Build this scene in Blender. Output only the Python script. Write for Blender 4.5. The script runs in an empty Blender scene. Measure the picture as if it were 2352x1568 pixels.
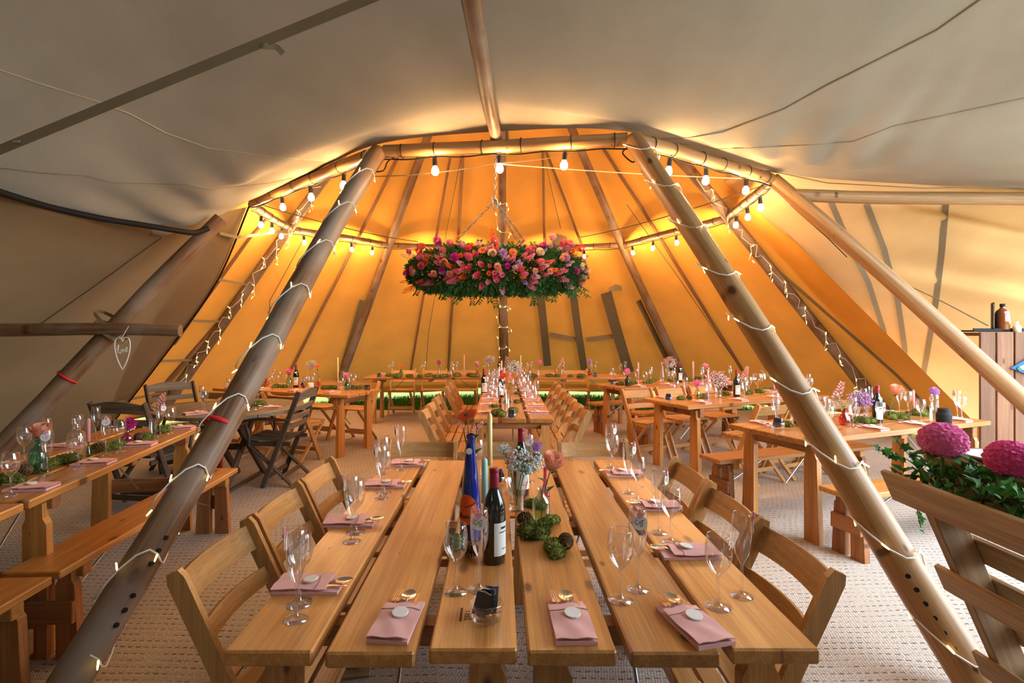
import bpy, math, random
from mathutils import Vector as V, Matrix
from mathutils.bvhtree import BVHTree
R = random.Random(7)
S = bpy.context.scene
COL = S.collection
PI = math.pi
# ------------------------------------------------------------------ camera, sky, exposure
F = 1209.0; CX, CY = 1148.0, 760.0; CAMH = 1.5          # focal length in pixels of the 2352x1568 frame, vanishing point, eye height
cd = bpy.data.cameras.new('camera'); cam = bpy.data.objects.new('camera', cd); COL.objects.link(cam)
cam.location = (0, 0, CAMH); cam.rotation_euler = (PI/2, 0, 0)
cd.sensor_width = 36.0; cd.lens = F/2352*36
cd.shift_x = (1176-CX)/2352; cd.shift_y = -(784-CY)/2352
cd.clip_start = .05; cd.clip_end = 400
S.camera = cam
S.view_settings.view_transform = 'Standard'; S.view_settings.look = 'None'
S.view_settings.gamma = 1.0; S.view_settings.use_curve_mapping = False
S.view_settings.exposure = 0.1
W = bpy.data.worlds.new('sky'); S.world = W; W.use_nodes = True
wb = W.node_tree.nodes['Background']; wb.inputs[0].default_value = (.72, .86, 1.0, 1); wb.inputs[1].default_value = 11.0
sd = bpy.data.lights.new('sun', 'SUN'); sd.energy = 2.0; sd.angle = .25; sd.color = (1, .95, .88)
sun = bpy.data.objects.new('sun', sd); COL.objects.link(sun); sun.rotation_euler = (math.radians(28), math.radians(22), 0)
S.cycles.transparent_max_bounces = 40
S.cycles.max_bounces = 10
S.cycles.diffuse_bounces = 5
BULB_W = 165.0                                            # watts of each festoon bulb

# ------------------------------------------------------------------ pixel helpers (a pixel gives a direction only)
def P(px, py, Y): return V(((px-CX)/F*Y, Y, CAMH-(py-CY)/F*Y))
def T(px, py, z=.75):
    Y = (CAMH-z)*F/(py-CY); return V(((px-CX)/F*Y, Y, z))
def ray(px, py): return V(((px-CX)/F, 1, -(py-CY)/F)).normalized()

# ------------------------------------------------------------------ mesh builder
def basis(d, up=(0, 0, 1)):
    d = V(d).normalized(); u = V(up)
    if abs(d.dot(u)) > .97: u = V((1, 0, 0))
    s = d.cross(u).normalized(); n = s.cross(d).normalized()
    return d, s, n
class M:
    def __init__(s): s.v = []; s.f = []; s.g = []; s.m = []; s.sm = []
    def add(s, vs, fs, gs=None, mat=0, sm=False):
        o = len(s.v); s.v += [tuple(p) for p in vs]
        s.g += [tuple(p) for p in (gs if gs else vs)]
        for f in fs: s.f.append(tuple(i+o for i in f)); s.m.append(mat); s.sm.append(sm)
        return s
    def box(s, c, d, ax='x', b=.003, mat=0, X=None):
        h = [d[0]/2, d[1]/2, d[2]/2]; b = min(b, min(h)*.45)
        vs = []; idx = {}
        for sx in (-1, 1):
            for sy in (-1, 1):
                for sz in (-1, 1):
                    sg = (sx, sy, sz)
                    for a in range(3):
                        idx[sg+(a,)] = len(vs)
                        vs.append([sg[i]*(h[i] if i == a else h[i]-b) for i in range(3)])
        fs = []
        for a in range(3):
            i, j = (a+1) % 3, (a+2) % 3
            for q in (-1, 1):
                def k(p, r):
                    sg = [0]*3; sg[a] = q; sg[i] = p; sg[j] = r; return idx[tuple(sg)+(a,)]
                fs.append([k(-1, -1), k(1, -1), k(1, 1), k(-1, 1)] if q > 0 else [k(-1, 1), k(1, 1), k(1, -1), k(-1, -1)])
        for a in range(3):                                   # edges running along axis a
            i, j = (a+1) % 3, (a+2) % 3
            for p in (-1, 1):
                for q in (-1, 1):
                    def k(e, w):
                        sg = [0]*3; sg[a] = e; sg[i] = p; sg[j] = q; return idx[tuple(sg)+(w,)]
                    f = [k(-1, i), k(1, i), k(1, j), k(-1, j)]
                    fs.append(f if p*q > 0 else f[::-1])
        for sx in (-1, 1):
            for sy in (-1, 1):
                for sz in (-1, 1):
                    f = [idx[(sx, sy, sz, 0)], idx[(sx, sy, sz, 1)], idx[(sx, sy, sz, 2)]]
                    fs.append(f if sx*sy*sz > 0 else f[::-1])
        o = [R.uniform(0, 20) for _ in range(3)]
        pm = {'x': (0, 1, 2), 'y': (1, 0, 2), 'z': (2, 0, 1)}[ax]
        gs = [(p[pm[0]]+o[0], p[pm[1]]+o[1], p[pm[2]]+o[2]) for p in vs]
        X = X or Matrix.Identity(4); c = V(c)
        return s.add([c+(X.to_3x3() @ V(p)) for p in vs], fs, gs, mat)
    def beam(s, p0, p1, w, t, up=(0, 0, 1), b=.003, mat=0):     # w across, t along 'up'
        p0 = V(p0); p1 = V(p1); d, sd_, n = basis(p1-p0, up)
        X = Matrix((d, sd_, n)).transposed().to_4x4()
        return s.box((p0+p1)/2, ((p1-p0).length, w, t), 'x', b, mat, X)
    def tube(s, pts, r, n=8, mat=0, cap=True, sm=True, wob=0):
        pts = [V(p) for p in pts]; k = len(pts)
        rs = r if isinstance(r, (list, tuple)) else [r]*k
        d0 = (pts[1]-pts[0]); _, sdv, nv = basis(d0)
        vs = []; gs = []; L = 0; o = [R.uniform(0, 20) for _ in range(3)]
        for i in range(k):
            d = (pts[min(i+1, k-1)]-pts[max(i-1, 0)]).normalized()
            if i: L += (pts[i]-pts[i-1]).length
            sdv = (sdv-d*sdv.dot(d)); sdv = sdv.normalized() if sdv.length > 1e-6 else basis(d)[1]
            nv = d.cross(sdv)
            for j in range(n):
                a = 2*PI*j/n; q = rs[i]*(1+(R.uniform(-wob, wob) if wob else 0))
                vs.append(pts[i]+sdv*(q*math.cos(a))+nv*(q*math.sin(a)))
                gs.append((L+o[0], rs[i]*math.cos(a)+o[1], rs[i]*math.sin(a)+o[2]))
        fs = [(i*n+j, i*n+(j+1) % n, (i+1)*n+(j+1) % n, (i+1)*n+j) for i in range(k-1) for j in range(n)]
        s.add(vs, fs, gs, mat, sm)
        if cap:
            for i, fl in ((0, True), (k-1, False)):
                c = vs[i*n:(i+1)*n]; s.add(c, [list(range(n))[::-1] if fl else list(range(n))], gs[i*n:(i+1)*n], mat)
        return s
    def lathe(s, prof, n=20, c=(0, 0, 0), mat=0, sm=True, X=None):
        c = V(c); X3 = X.to_3x3() if X else Matrix.Identity(3)
        vs = []; gs = []
        for (r, z) in prof:
            for j in range(n):
                a = 2*PI*j/n; p = V((r*math.cos(a), r*math.sin(a), z)); vs.append(c+X3 @ p); gs.append(p)
        k = len(prof)
        fs = [(i*n+j, i*n+(j+1) % n, (i+1)*n+(j+1) % n, (i+1)*n+j) for i in range(k-1) for j in range(n)]
        return s.add(vs, fs, gs, mat, sm)
    def grid(s, rows, mat=0, sm=True, gs=None):
        k = len(rows); n = len(rows[0]); vs = [p for r in rows for p in r]
        fs = [(i*n+j, i*n+j+1, (i+1)*n+j+1, (i+1)*n+j) for i in range(k-1) for j in range(n-1)]
        return s.add(vs, fs, gs, mat, sm)
    def slab(s, rows, th, mat=0, sm=False):                      # a grid with thickness th along its average normal
        k = len(rows); n = len(rows[0]); A = [[V(p) for p in r] for r in rows]
        nr = (A[-1][0]-A[0][0]).cross(A[0][-1]-A[0][0]).normalized()*th
        Bq = [[p+nr for p in r] for r in A]
        s.grid(A, mat, sm); s.grid([r[::-1] for r in Bq], mat, sm)
        for a, b in ((A[0], Bq[0]), (Bq[-1], A[-1])): s.grid([b, a], mat)
        s.grid([[r[0] for r in A], [r[0] for r in Bq]], mat); s.grid([[r[-1] for r in Bq], [r[-1] for r in A]], mat)
        return s
    def leaf(s, p, d, up, L, w, mat=0, bend=.25):
        d, sd_, n = basis(d, up); p = V(p)
        a = p+d*(L*.45)+n*(L*bend*.5); e = p+d*L
        return s.add([p, a+sd_*w/2, e, a-sd_*w/2], [(0, 1, 2), (0, 2, 3)], None, mat, True)
    def ball(s, c, r, n=6, k=4, mat=0, sq=1.0):
        return s.lathe([(max(1e-5, r*math.sin(PI*i/k)), -r*sq*math.cos(PI*i/k)) for i in range(k+1)], n, c, mat)
    def mesh(s, name, mats):
        me = bpy.data.meshes.new(name); me.from_pydata(s.v, [], s.f)
        me.polygons.foreach_set('use_smooth', s.sm); me.polygons.foreach_set('material_index', s.m)
        a = me.attributes.new('grain', 'FLOAT_VECTOR', 'POINT'); a.data.foreach_set('vector', [x for p in s.g for x in p])
        for m in (mats if isinstance(mats, (list, tuple)) else [mats]): me.materials.append(m)
        me.update(); return me
def catmull(pts, n=6):
    pts = [V(p) for p in pts]; out = []
    for i in range(len(pts)-1):
        a, b, c, d = pts[max(i-1, 0)], pts[i], pts[i+1], pts[min(i+2, len(pts)-1)]
        for k in range(n):
            t = k/n
            out.append(.5*((2*b)+(c-a)*t+(2*a-5*b+4*c-d)*t*t+(3*b-a-3*c+d)*t**3))
    return out+[pts[-1]]
# ------------------------------------------------------------------ objects
def ob(name, me, parent=None, loc=(0, 0, 0), rz=0, rot=None, sc=1):
    o = bpy.data.objects.new(name, me); COL.objects.link(o); o.location = loc
    o.rotation_euler = rot if rot is not None else (0, 0, rz)
    o.scale = sc if isinstance(sc, (tuple, list)) else (sc,)*3
    o.parent = parent; return o
def tag(o, label, cat, group=None, kind=None):
    if label: o['label'] = label
    if cat: o['category'] = cat
    if group: o['group'] = group
    if kind: o['kind'] = kind
    return o
def struct(name, me, label=None, **k):
    o = ob(name, me, **k); o['kind'] = 'structure'
    if label: o['label'] = label
    return o
def inst(parts, name, label, cat, group=None, loc=(0, 0, 0), rz=0, rot=None, sc=1):
    """parts: one mesh, or a list of (part name, mesh[, sub-parts, label, kind])"""
    if not isinstance(parts, list):
        return tag(ob(name, parts, None, loc, rz, rot, sc), label, cat, group)
    e = tag(ob(name, None, None, loc, rz, rot, sc), label, cat, group); e.empty_display_size = .05
    for p in parts:
        c = ob(p[0], p[1], e)
        if len(p) > 3 and p[3]: c['label'] = p[3]
        if len(p) > 4 and p[4]: c['kind'] = p[4]
        for q in (p[2] if len(p) > 2 and p[2] else []):
            g = ob(q[0], q[1], c)
            if len(q) > 4 and q[4]: g['kind'] = q[4]
    return e
# ------------------------------------------------------------------ materials
def mat(name):
    m = bpy.data.materials.new(name); m.use_nodes = True; nt = m.node_tree
    return m, nt, nt.nodes['Principled BSDF'], nt.nodes['Material Output']
def N(nt, t, **k):
    n = nt.nodes.new(t)
    for a, b in k.items():
        if a.startswith('_'): setattr(n, a[1:], b)
        else:
            key = a.replace('__', ' ')
            n.inputs[int(key[1:]) if key[0] == 'i' and key[1:].isdigit() else key].default_value = b
    return n
def mixc(nt, fac, a, b, mode='MIX'):
    n = nt.nodes.new('ShaderNodeMix'); n.data_type = 'RGBA'; n.blend_type = mode
    for i, v in ((0, fac), (6, a), (7, b)):
        if isinstance(v, bpy.types.NodeSocket): nt.links.new(v, n.inputs[i])
        else: n.inputs[i].default_value = v if i == 0 else tuple(v)+(1,)
    return n.outputs[2]
def ramp(nt, src, stops):
    n = nt.nodes.new('ShaderNodeValToRGB'); e = n.color_ramp.elements
    while len(e) < len(stops): e.new(.5)
    for i, (p, c) in enumerate(stops): e[i].position = p; e[i].color = tuple(c)+(1,) if len(c) == 3 else c
    nt.links.new(src, n.inputs[0]); return n.outputs[0]
def plain(name, col, rough=.6, spec=.3, metal=0, trans=0, noise=0, nscale=30, emit=None, es=0, coat=0):
    m, nt, b, o = mat(name)
    b.inputs['Base Color'].default_value = tuple(col)+(1,); b.inputs['Roughness'].default_value = rough
    b.inputs['Specular IOR Level'].default_value = spec; b.inputs['Metallic'].default_value = metal
    b.inputs['Coat Weight'].default_value = coat
    if noise:
        tc = N(nt, 'ShaderNodeTexCoord'); nz = N(nt, 'ShaderNodeTexNoise', Scale=nscale, Detail=4.0); nt.links.new(tc.outputs['Object'], nz.inputs['Vector'])
        oi = N(nt, 'ShaderNodeObjectInfo')
        c = ramp(nt, nz.outputs[0], [(.3, [x*(1-noise) for x in col]), (.7, [min(1, x*(1+noise)) for x in col])])
        c = mixc(nt, oi.outputs['Random'], c, mixc(nt, 1.0, c, (1-noise*.6,)*3, 'MULTIPLY'))
        nt.links.new(c, b.inputs['Base Color'])
    if trans:
        t = N(nt, 'ShaderNodeBsdfTranslucent'); mx = N(nt, 'ShaderNodeMixShader', Fac=trans)
        if b.inputs['Base Color'].is_linked: nt.links.new(b.inputs['Base Color'].links[0].from_socket, t.inputs[0])
        else: t.inputs[0].default_value = tuple(col)+(1,)
        nt.links.new(b.outputs[0], mx.inputs[1]); nt.links.new(t.outputs[0], mx.inputs[2]); nt.links.new(mx.outputs[0], o.inputs[0])
    if emit:
        b.inputs['Emission Color'].default_value = tuple(emit)+(1,); b.inputs['Emission Strength'].default_value = es
    return m
def wood(name, light, dark, rough=.45, knots=True, along=1.3, across=26, var=.25, knotc=(.10, .035, .012), crack=False, coat=.0):
    m, nt, b, o = mat(name); L = nt.links.new
    at = N(nt, 'ShaderNodeAttribute', _attribute_name='grain'); oi = N(nt, 'ShaderNodeObjectInfo')
    ad = N(nt, 'ShaderNodeVectorMath', _operation='ADD'); sc = N(nt, 'ShaderNodeMath', _operation='MULTIPLY', i1=37.0)
    L(oi.outputs['Random'], sc.inputs[0]); L(at.outputs['Vector'], ad.inputs[0]); L(sc.outputs[0], ad.inputs[1])
    mp = N(nt, 'ShaderNodeMapping'); mp.inputs['Scale'].default_value = (along, across, across); L(ad.outputs[0], mp.inputs['Vector'])
    n1 = N(nt, 'ShaderNodeTexNoise', Scale=1.0, Detail=5.0, Roughness=.6, Distortion=.6); L(mp.outputs[0], n1.inputs['Vector'])
    mp2 = N(nt, 'ShaderNodeMapping'); mp2.inputs['Scale'].default_value = (3.0, 190, 190); L(ad.outputs[0], mp2.inputs['Vector'])
    n2 = N(nt, 'ShaderNodeTexNoise', Scale=1.0, Detail=3.0); L(mp2.outputs[0], n2.inputs['Vector'])
    mid = [(a+c)/2 for a, c in zip(light, dark)]
    c = ramp(nt, n1.outputs[0], [(.28, dark), (.48, mid), (.62, light)])
    c = mixc(nt, .45, c, ramp(nt, n2.outputs[0], [(.3, (.45, .42, .38)), (.6, (1, 1, 1))]), 'MULTIPLY')
    if knots:
        mp3 = N(nt, 'ShaderNodeMapping'); mp3.inputs['Scale'].default_value = (2.3, 5.6, 0.0); L(ad.outputs[0], mp3.inputs['Vector'])
        vo = N(nt, 'ShaderNodeTexVoronoi', _voronoi_dimensions='2D', Scale=1.0, Randomness=1.0); L(mp3.outputs[0], vo.inputs['Vector'])
        sr = N(nt, 'ShaderNodeSeparateColor'); L(vo.outputs['Color'], sr.inputs[0]); dv = N(nt, 'ShaderNodeMath', _operation='DIVIDE'); mr = N(nt, 'ShaderNodeMapRange', i3=.15, i4=1.25); L(sr.outputs[0], mr.inputs[0]); L(vo.outputs['Distance'], dv.inputs[0]); L(mr.outputs[0], dv.inputs[1])
        k = ramp(nt, dv.outputs[0], [(.045, (.95, .95, .95)), (.065, (.5, .5, .5)), (.10, (0, 0, 0))])
        c = mixc(nt, k, c, knotc)
    if crack:
        mp4 = N(nt, 'ShaderNodeMapping'); mp4.inputs['Scale'].default_value = (.35, 14, 14); L(ad.outputs[0], mp4.inputs['Vector'])
        n4 = N(nt, 'ShaderNodeTexNoise', Scale=1.0, Detail=2.0, Distortion=.3); L(mp4.outputs[0], n4.inputs['Vector'])
        k = ramp(nt, n4.outputs[0], [(.485, (0, 0, 0)), (.5, (.8, .8, .8)), (.515, (0, 0, 0))])
        c = mixc(nt, k, c, (.05, .03, .02))
        n5 = N(nt, 'ShaderNodeTexNoise', Scale=2.2, Detail=3.0); L(ad.outputs[0], n5.inputs['Vector'])
        c = mixc(nt, ramp(nt, n5.outputs[0], [(.42, (0, 0, 0)), (.65, (.8, .8, .8))]), c, (.30, .24, .19))
    v = N(nt, 'ShaderNodeMapRange', i3=1-var, i4=1+var*.5); L(oi.outputs['Random'], v.inputs[0])
    cb = N(nt, 'ShaderNodeCombineColor')
    for i in range(3): L(v.outputs[0], cb.inputs[i])
    c = mixc(nt, 1.0, c, cb.outputs[0], 'MULTIPLY')
    L(c, b.inputs['Base Color']); b.inputs['Roughness'].default_value = rough; b.inputs['Specular IOR Level'].default_value = .35
    b.inputs['Coat Weight'].default_value = coat; b.inputs['Coat Roughness'].default_value = .25
    bp = N(nt, 'ShaderNodeBump', Strength=.25, Distance=.002); L(n2.outputs[0], bp.inputs['Height']); L(bp.outputs[0], b.inputs['Normal'])
    return m
def glass(name, tint=(.97, .98, .98), ior=1.5, rough=.02, boost=1.0):
    m, nt, b, o = mat(name); L = nt.links.new
    t = N(nt, 'ShaderNodeBsdfTransparent'); t.inputs[0].default_value = tuple(tint)+(1,)
    g = N(nt, 'ShaderNodeBsdfGlossy', Roughness=rough); g.inputs[0].default_value = (1, 1, 1, 1)
    lw = N(nt, 'ShaderNodeLayerWeight', Blend=.5); fr = N(nt, 'ShaderNodeMath', _operation='POWER', i1=2.2); L(lw.outputs['Facing'], fr.inputs[0]); mu = N(nt, 'ShaderNodeMath', _operation='MULTIPLY_ADD', i1=.85*boost, i2=.13, _use_clamp=True)
    mx = N(nt, 'ShaderNodeMixShader'); L(fr.outputs[0], mu.inputs[0]); L(mu.outputs[0], mx.inputs[0])
    L(t.outputs[0], mx.inputs[1]); L(g.outputs[0], mx.inputs[2]); L(mx.outputs[0], o.inputs[0]); return m
def canvas(name, col, trans=.2, weave=900, blotch=.1):
    m, nt, b, o = mat(name); L = nt.links.new
    tc = N(nt, 'ShaderNodeTexCoord')
    nz = N(nt, 'ShaderNodeTexNoise', Scale=1.6, Detail=4.0); L(tc.outputs['Object'], nz.inputs['Vector'])
    n2 = N(nt, 'ShaderNodeTexNoise', Scale=130.0, Detail=2.0); L(tc.outputs['Object'], n2.inputs['Vector'])
    c = ramp(nt, nz.outputs[0], [(.3, [x*(1-blotch) for x in col]), (.7, [x*(1+blotch) for x in col])])
    c = mixc(nt, .35, c, ramp(nt, n2.outputs[0], [(.35, (.8, .8, .8)), (.65, (1.0, 1.0, 1.0))]), 'MULTIPLY')
    L(c, b.inputs['Base Color']); b.inputs['Roughness'].default_value = .9; b.inputs['Specular IOR Level'].default_value = .1
    t = N(nt, 'ShaderNodeBsdfTranslucent'); L(c, t.inputs[0]); mx = N(nt, 'ShaderNodeMixShader', Fac=trans)
    bp = N(nt, 'ShaderNodeBump', Strength=.15, Distance=.002); L(n2.outputs[0], bp.inputs['Height']); L(bp.outputs[0], b.inputs['Normal'])
    L(b.outputs[0], mx.inputs[1]); L(t.outputs[0], mx.inputs[2]); L(mx.outputs[0], o.inputs[0]); return m
def carpet():
    m, nt, b, o = mat('woven_matting'); L = nt.links.new
    def mth(op, a, c=None, d=None):
        n = N(nt, 'ShaderNodeMath', _operation=op)
        for i, x in enumerate((a, c, d)):
            if x is None: continue
            if isinstance(x, bpy.types.NodeSocket): L(x, n.inputs[i])
            else: n.inputs[i].default_value = x
        return n.outputs[0]
    tc = N(nt, 'ShaderNodeTexCoord'); nz = N(nt, 'ShaderNodeTexNoise', Scale=.9, Detail=2.0); L(tc.outputs['Object'], nz.inputs['Vector'])
    mu = N(nt, 'ShaderNodeVectorMath', _operation='SCALE', Scale=.16); L(nz.outputs['Color'], mu.inputs[0])
    ad = N(nt, 'ShaderNodeVectorMath', _operation='ADD'); L(tc.outputs['Object'], ad.inputs[0]); L(mu.outputs[0], ad.inputs[1])
    sp = N(nt, 'ShaderNodeSeparateXYZ'); L(ad.outputs[0], sp.inputs[0]); x, y = sp.outputs[0], sp.outputs[1]
    yr = mth('DIVIDE', y, .047); row = mth('FLOOR', yr); fy = mth('FRACT', yr)
    fx = mth('FRACT', mth('ADD', mth('DIVIDE', x, .040), mth('MULTIPLY', row, .37)))
    dash = mth('MULTIPLY', mth('LESS_THAN', fy, .17), mth('LESS_THAN', fx, .58))                # dark stitches between the ribs
    n3 = N(nt, 'ShaderNodeTexNoise', Scale=9.0, Detail=3.0); L(tc.outputs['Object'], n3.inputs['Vector'])
    gate = N(nt, 'ShaderNodeMapRange', i1=.34, i2=.58, i4=.92); L(n3.outputs[0], gate.inputs[0]); dash = mth('MULTIPLY', dash, gate.outputs[0])
    wv = mth('MULTIPLY', mth('SINE', mth('MULTIPLY', mth('ADD', x, mth('MULTIPLY', y, .6)), 480)), mth('SINE', mth('MULTIPLY', y, 400)))   # fine weave
    rib = mth('ABSOLUTE', mth('SUBTRACT', fy, .58))
    n4 = N(nt, 'ShaderNodeTexNoise', Scale=110.0, Detail=2.0); L(tc.outputs['Object'], n4.inputs['Vector'])
    k = mth('ADD', mth('MULTIPLY', wv, .22), n4.outputs[0])
    c0 = ramp(nt, k, [(.25, (.265, .22, .18)), (.75, (.56, .495, .44))])
    c0 = mixc(nt, dash, c0, (.085, .062, .05)); L(c0, b.inputs['Base Color'])
    b.inputs['Roughness'].default_value = .95; b.inputs['Specular IOR Level'].default_value = .08
    h = mth('SUBTRACT', mth('SUBTRACT', mth('MULTIPLY', wv, .15), mth('MULTIPLY', rib, .9)), mth('MULTIPLY', dash, .8))
    bp = N(nt, 'ShaderNodeBump', Strength=.7, Distance=.006); L(h, bp.inputs['Height']); L(bp.outputs[0], b.inputs['Normal'])
    return m
PINE = wood('pine', (.60, .265, .068), (.40, .145, .030), rough=.36, coat=.3)
PINE_CH = wood('pale_pine', (.62, .325, .115), (.47, .215, .062), rough=.42, knots=False, var=.22, coat=.2)
REDPINE = wood('red_pine', (.40, .165, .055), (.24, .085, .028), rough=.5)
LOG = wood('pole_log', (.29, .155, .072), (.13, .062, .028), rough=.5, crack=True, along=.9, across=22)
LOG_D = wood('dark_pole_log', (.26, .15, .075), (.13, .07, .035), rough=.65, crack=True)
LOG_B = wood('golden_pole_log', (.50, .27, .105), (.30, .14, .05), rough=.42, along=.8, across=18)
SLIM = wood('slim_pole_wood', (.34, .19, .085), (.20, .10, .045), rough=.6, knots=False)
TEAK = wood('dark_stained_wood', (.105, .07, .045), (.045, .028, .018), rough=.5, knots=False, coat=.1)
GREYTEAK = wood('weathered_dark_wood', (.20, .155, .105), (.10, .072, .048), rough=.55, knots=False)
PALLET = wood('pallet_wood', (.48, .31, .165), (.30, .175, .08), rough=.65)
CRATE = wood('crate_wood', (.27, .12, .055), (.18, .075, .032), rough=.6)
CANVAS_O = canvas('ochre_canvas', (.70, .315, .050), .03)
CANVAS_T = canvas('tan_canvas', (.33, .28, .205), .02)
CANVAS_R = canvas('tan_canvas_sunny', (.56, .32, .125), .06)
CANVAS_L = canvas('shaded_tan_canvas', (.28, .195, .10), .02)  # same tan cloth as the roof, the left side's shade put into its colour
OLIVE = canvas('olive_webbing', (.20, .155, .085), .05)
STRAP = canvas('tan_webbing', (.30, .24, .15), .05)
SKIRT = canvas('green_skirt', (.52, .52, .17), .22)
FLOOR = carpet()
GLASS = glass('clear_glass'); STEMGLASS = glass('stemware_glass', (.985, .985, .98))
GL_TEAL = glass('teal_glass', (.30, .72, .62)); GL_GREEN = glass('green_glass', (.22, .62, .22)); GL_MAG = glass('magenta_glass', (.72, .16, .50))
GL_RED = glass('red_glass', (.75, .05, .08)); GL_PUR = glass('purple_glass', (.38, .12, .50)); GL_PALE = glass('pale_green_glass', (.72, .88, .62))
GL_YEL = glass('yellow_glass', (.85, .80, .25)); GL_AMB = glass('amber_glass', (.62, .20, .03)); GL_CORAL = glass('coral_glass', (.9, .35, .25))
BLUEB = plain('blue_glass', (.004, .016, .20), .06, .6, coat=.6)
DARKB = plain('dark_bottle_glass', (.006, .010, .008), .06, .6, coat=.6)
REDCAP = plain('red_foil', (.30, .012, .03), .3, .5); LABEL = plain('label_paper', (.78, .76, .70), .7); LABEL2 = plain('kraft_label', (.55, .42, .24), .7)
INK = plain('ink', (.03, .025, .02), .7); ORANGE_L = plain('orange_label', (.75, .10, .02), .6)
PINKCLOTH = plain('pink_cloth', (.80, .44, .40), .85, .1, noise=.08, nscale=14); WHITEDISC = plain('white_clay', (.82, .78, .72), .6)
TWINE = plain('twine', (.34, .24, .15), .9); STEEL = plain('steel', (.72, .68, .62), .18, .5, 1.0); GALV = plain('galvanised_metal', (.45, .45, .45), .35, .5, 1.0)
BLACK = plain('black_plastic', (.018, .017, .016), .6, .15); SACHET = plain('sachet_foil', (.02, .03, .05), .22, .6, coat=.4)
MOSS = plain('moss', (.21, .235, .055), .95, .05, noise=.45, nscale=60); CONE_M = plain('cone_scale', (.16, .085, .045), .8, .1, noise=.3)
CREAM = plain('yellow_wax', (.86, .76, .34), .45, .3); MINT = plain('mint_wax', (.40, .68, .62), .45); PINKWAX = plain('pink_wax', (.85, .42, .42), .45)
LEAFM = plain('leaf', (.065, .19, .04), .5, .3, noise=.4, nscale=18, trans=.2); LEAF2 = plain('ivy_leaf', (.07, .26, .03), .4, .4, noise=.4, nscale=22, trans=.3)
STEMM = plain('stem', (.10, .20, .05), .6); WHITECABLE = plain('white_cable', (.82, .80, .74), .5); ROPE = plain('cord', (.18, .13, .08), .9); LROPE = plain('pale_cord', (.62, .5, .34), .9)
REDTAPE = plain('red_tape', (.72, .02, .03), .45); WHITEM = plain('white_paint', (.80, .80, .78), .4)
def petal(n, c, t=.25): return plain(n, c, .7, .15, trans=t, noise=.12, nscale=40)
P_PEACH = petal('peach_petal', (.90, .46, .30)); P_PINK = petal('pink_petal', (.86, .20, .30)); P_LPINK = petal('pale_pink_petal', (.88, .46, .52)); P_MAG = petal('magenta_petal', (.62, .035, .36))
P_ORANGE = petal('orange_petal', (.90, .20, .02)); P_CREAM = petal('cream_petal', (.88, .70, .50)); P_RED = petal('red_petal', (.80, .07, .02)); P_LILAC = petal('lilac_petal', (.55, .30, .62)); P_CORAL = petal('coral_petal', (.85, .12, .14))
P_WHITE = petal('white_petal', (.82, .82, .80)); P_AQUA = petal('pale_aqua_petal', (.60, .76, .76)); P_BLUSH = petal('blush_petal', (.72, .52, .50)); P_HOT = petal('hot_pink_petal', (.93, .24, .50))
FCENTRE = plain('flower_centre', (.20, .08, .02), .9)
BULBG = plain('lit_bulb_glass', (1, .9, .7), .3, emit=(1, .78, .50), es=38); LED = plain('fairy_led', (1, .9, .5), .3, emit=(1, .80, .22), es=5); LED.cycles.emission_sampling = 'NONE'
SOCKET = plain('bulb_socket', (.02, .02, .022), .5)
# ================================================================== STRUCTURE
g = M(); g.grid([[(x, y, -.03) for x in (-60, 0, 60)] for y in (-40, 20, 80)])
struct('ground', g.mesh('ground', plain('outdoor_grass', (.10, .17, .04), .95, .05, noise=.4, nscale=3)), 'mown grass around and under the tent')
g = M(); xs = [-6.5+i*.5 for i in range(38)]; ys = [-5+i*.5 for i in range(31)]
g.grid([[(x, y+.05*math.sin(x*1.3) if y > 9.9 else y, 0) for x in xs] for y in ys])
struct('floor', g.mesh('floor', FLOOR), 'brown woven coir matting laid over the ground')
g = M()
for i in range(15000):
    x = R.uniform(-4.3, 4.9); y = R.uniform(10.0, 12.6); a = R.uniform(0, 2*PI); h = R.uniform(.035, .085)
    g.leaf((x, y, -.03), (math.cos(a)*.5, math.sin(a)*.5, 1), (math.cos(a), math.sin(a), 0), h+.03, .012, bend=.1)
o = ob('grass', g.mesh('grass', plain('grass_blade', (.035, .12, .012), .7, .1, noise=.3, nscale=2, trans=.2)))
tag(o, 'strip of green grass between the matting and the back canvas', 'grass', kind='stuff')

# ---- main poles of the far tent: ring point (3 m up) and base on the ground
CEN = V((.05, 6.85, 0)); APEX = V((.05, 6.8, 6.9))
POLES = {'A': (V((-1.02, 4.42, 3.0)), V((-1.77, 2.10, 0))), 'B': (V((1.05, 4.12, 3.0)), V((1.98, 2.10, 0))),
         'C': (V((2.66, 5.11, 2.97)), V((5.09, 4.0, 0))), 'D': (V((3.02, 6.97, 3.0)), V((5.85, 7.6, 0))),
         'E': (V((2.14, 9.16, 3.0)), V((4.05, 11.0, 0))), 'M': (V((.06, 9.75, 3.0)), V((.12, 12.2, 0))),
         'F': (V((-1.92, 9.16, 3.0)), V((-3.5, 11.0, 0))), 'G': (V((-3.08, 7.72, 3.0)), V((-5.35, 8.0, 0))),
         'H': (V((-2.94, 6.19, 3.0)), V((-4.75, 4.4, 0)))}
def polar(p): d = V((p.x-CEN.x, p.y-CEN.y)); return math.atan2(d.y, d.x) % (2*PI), d.length
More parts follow.
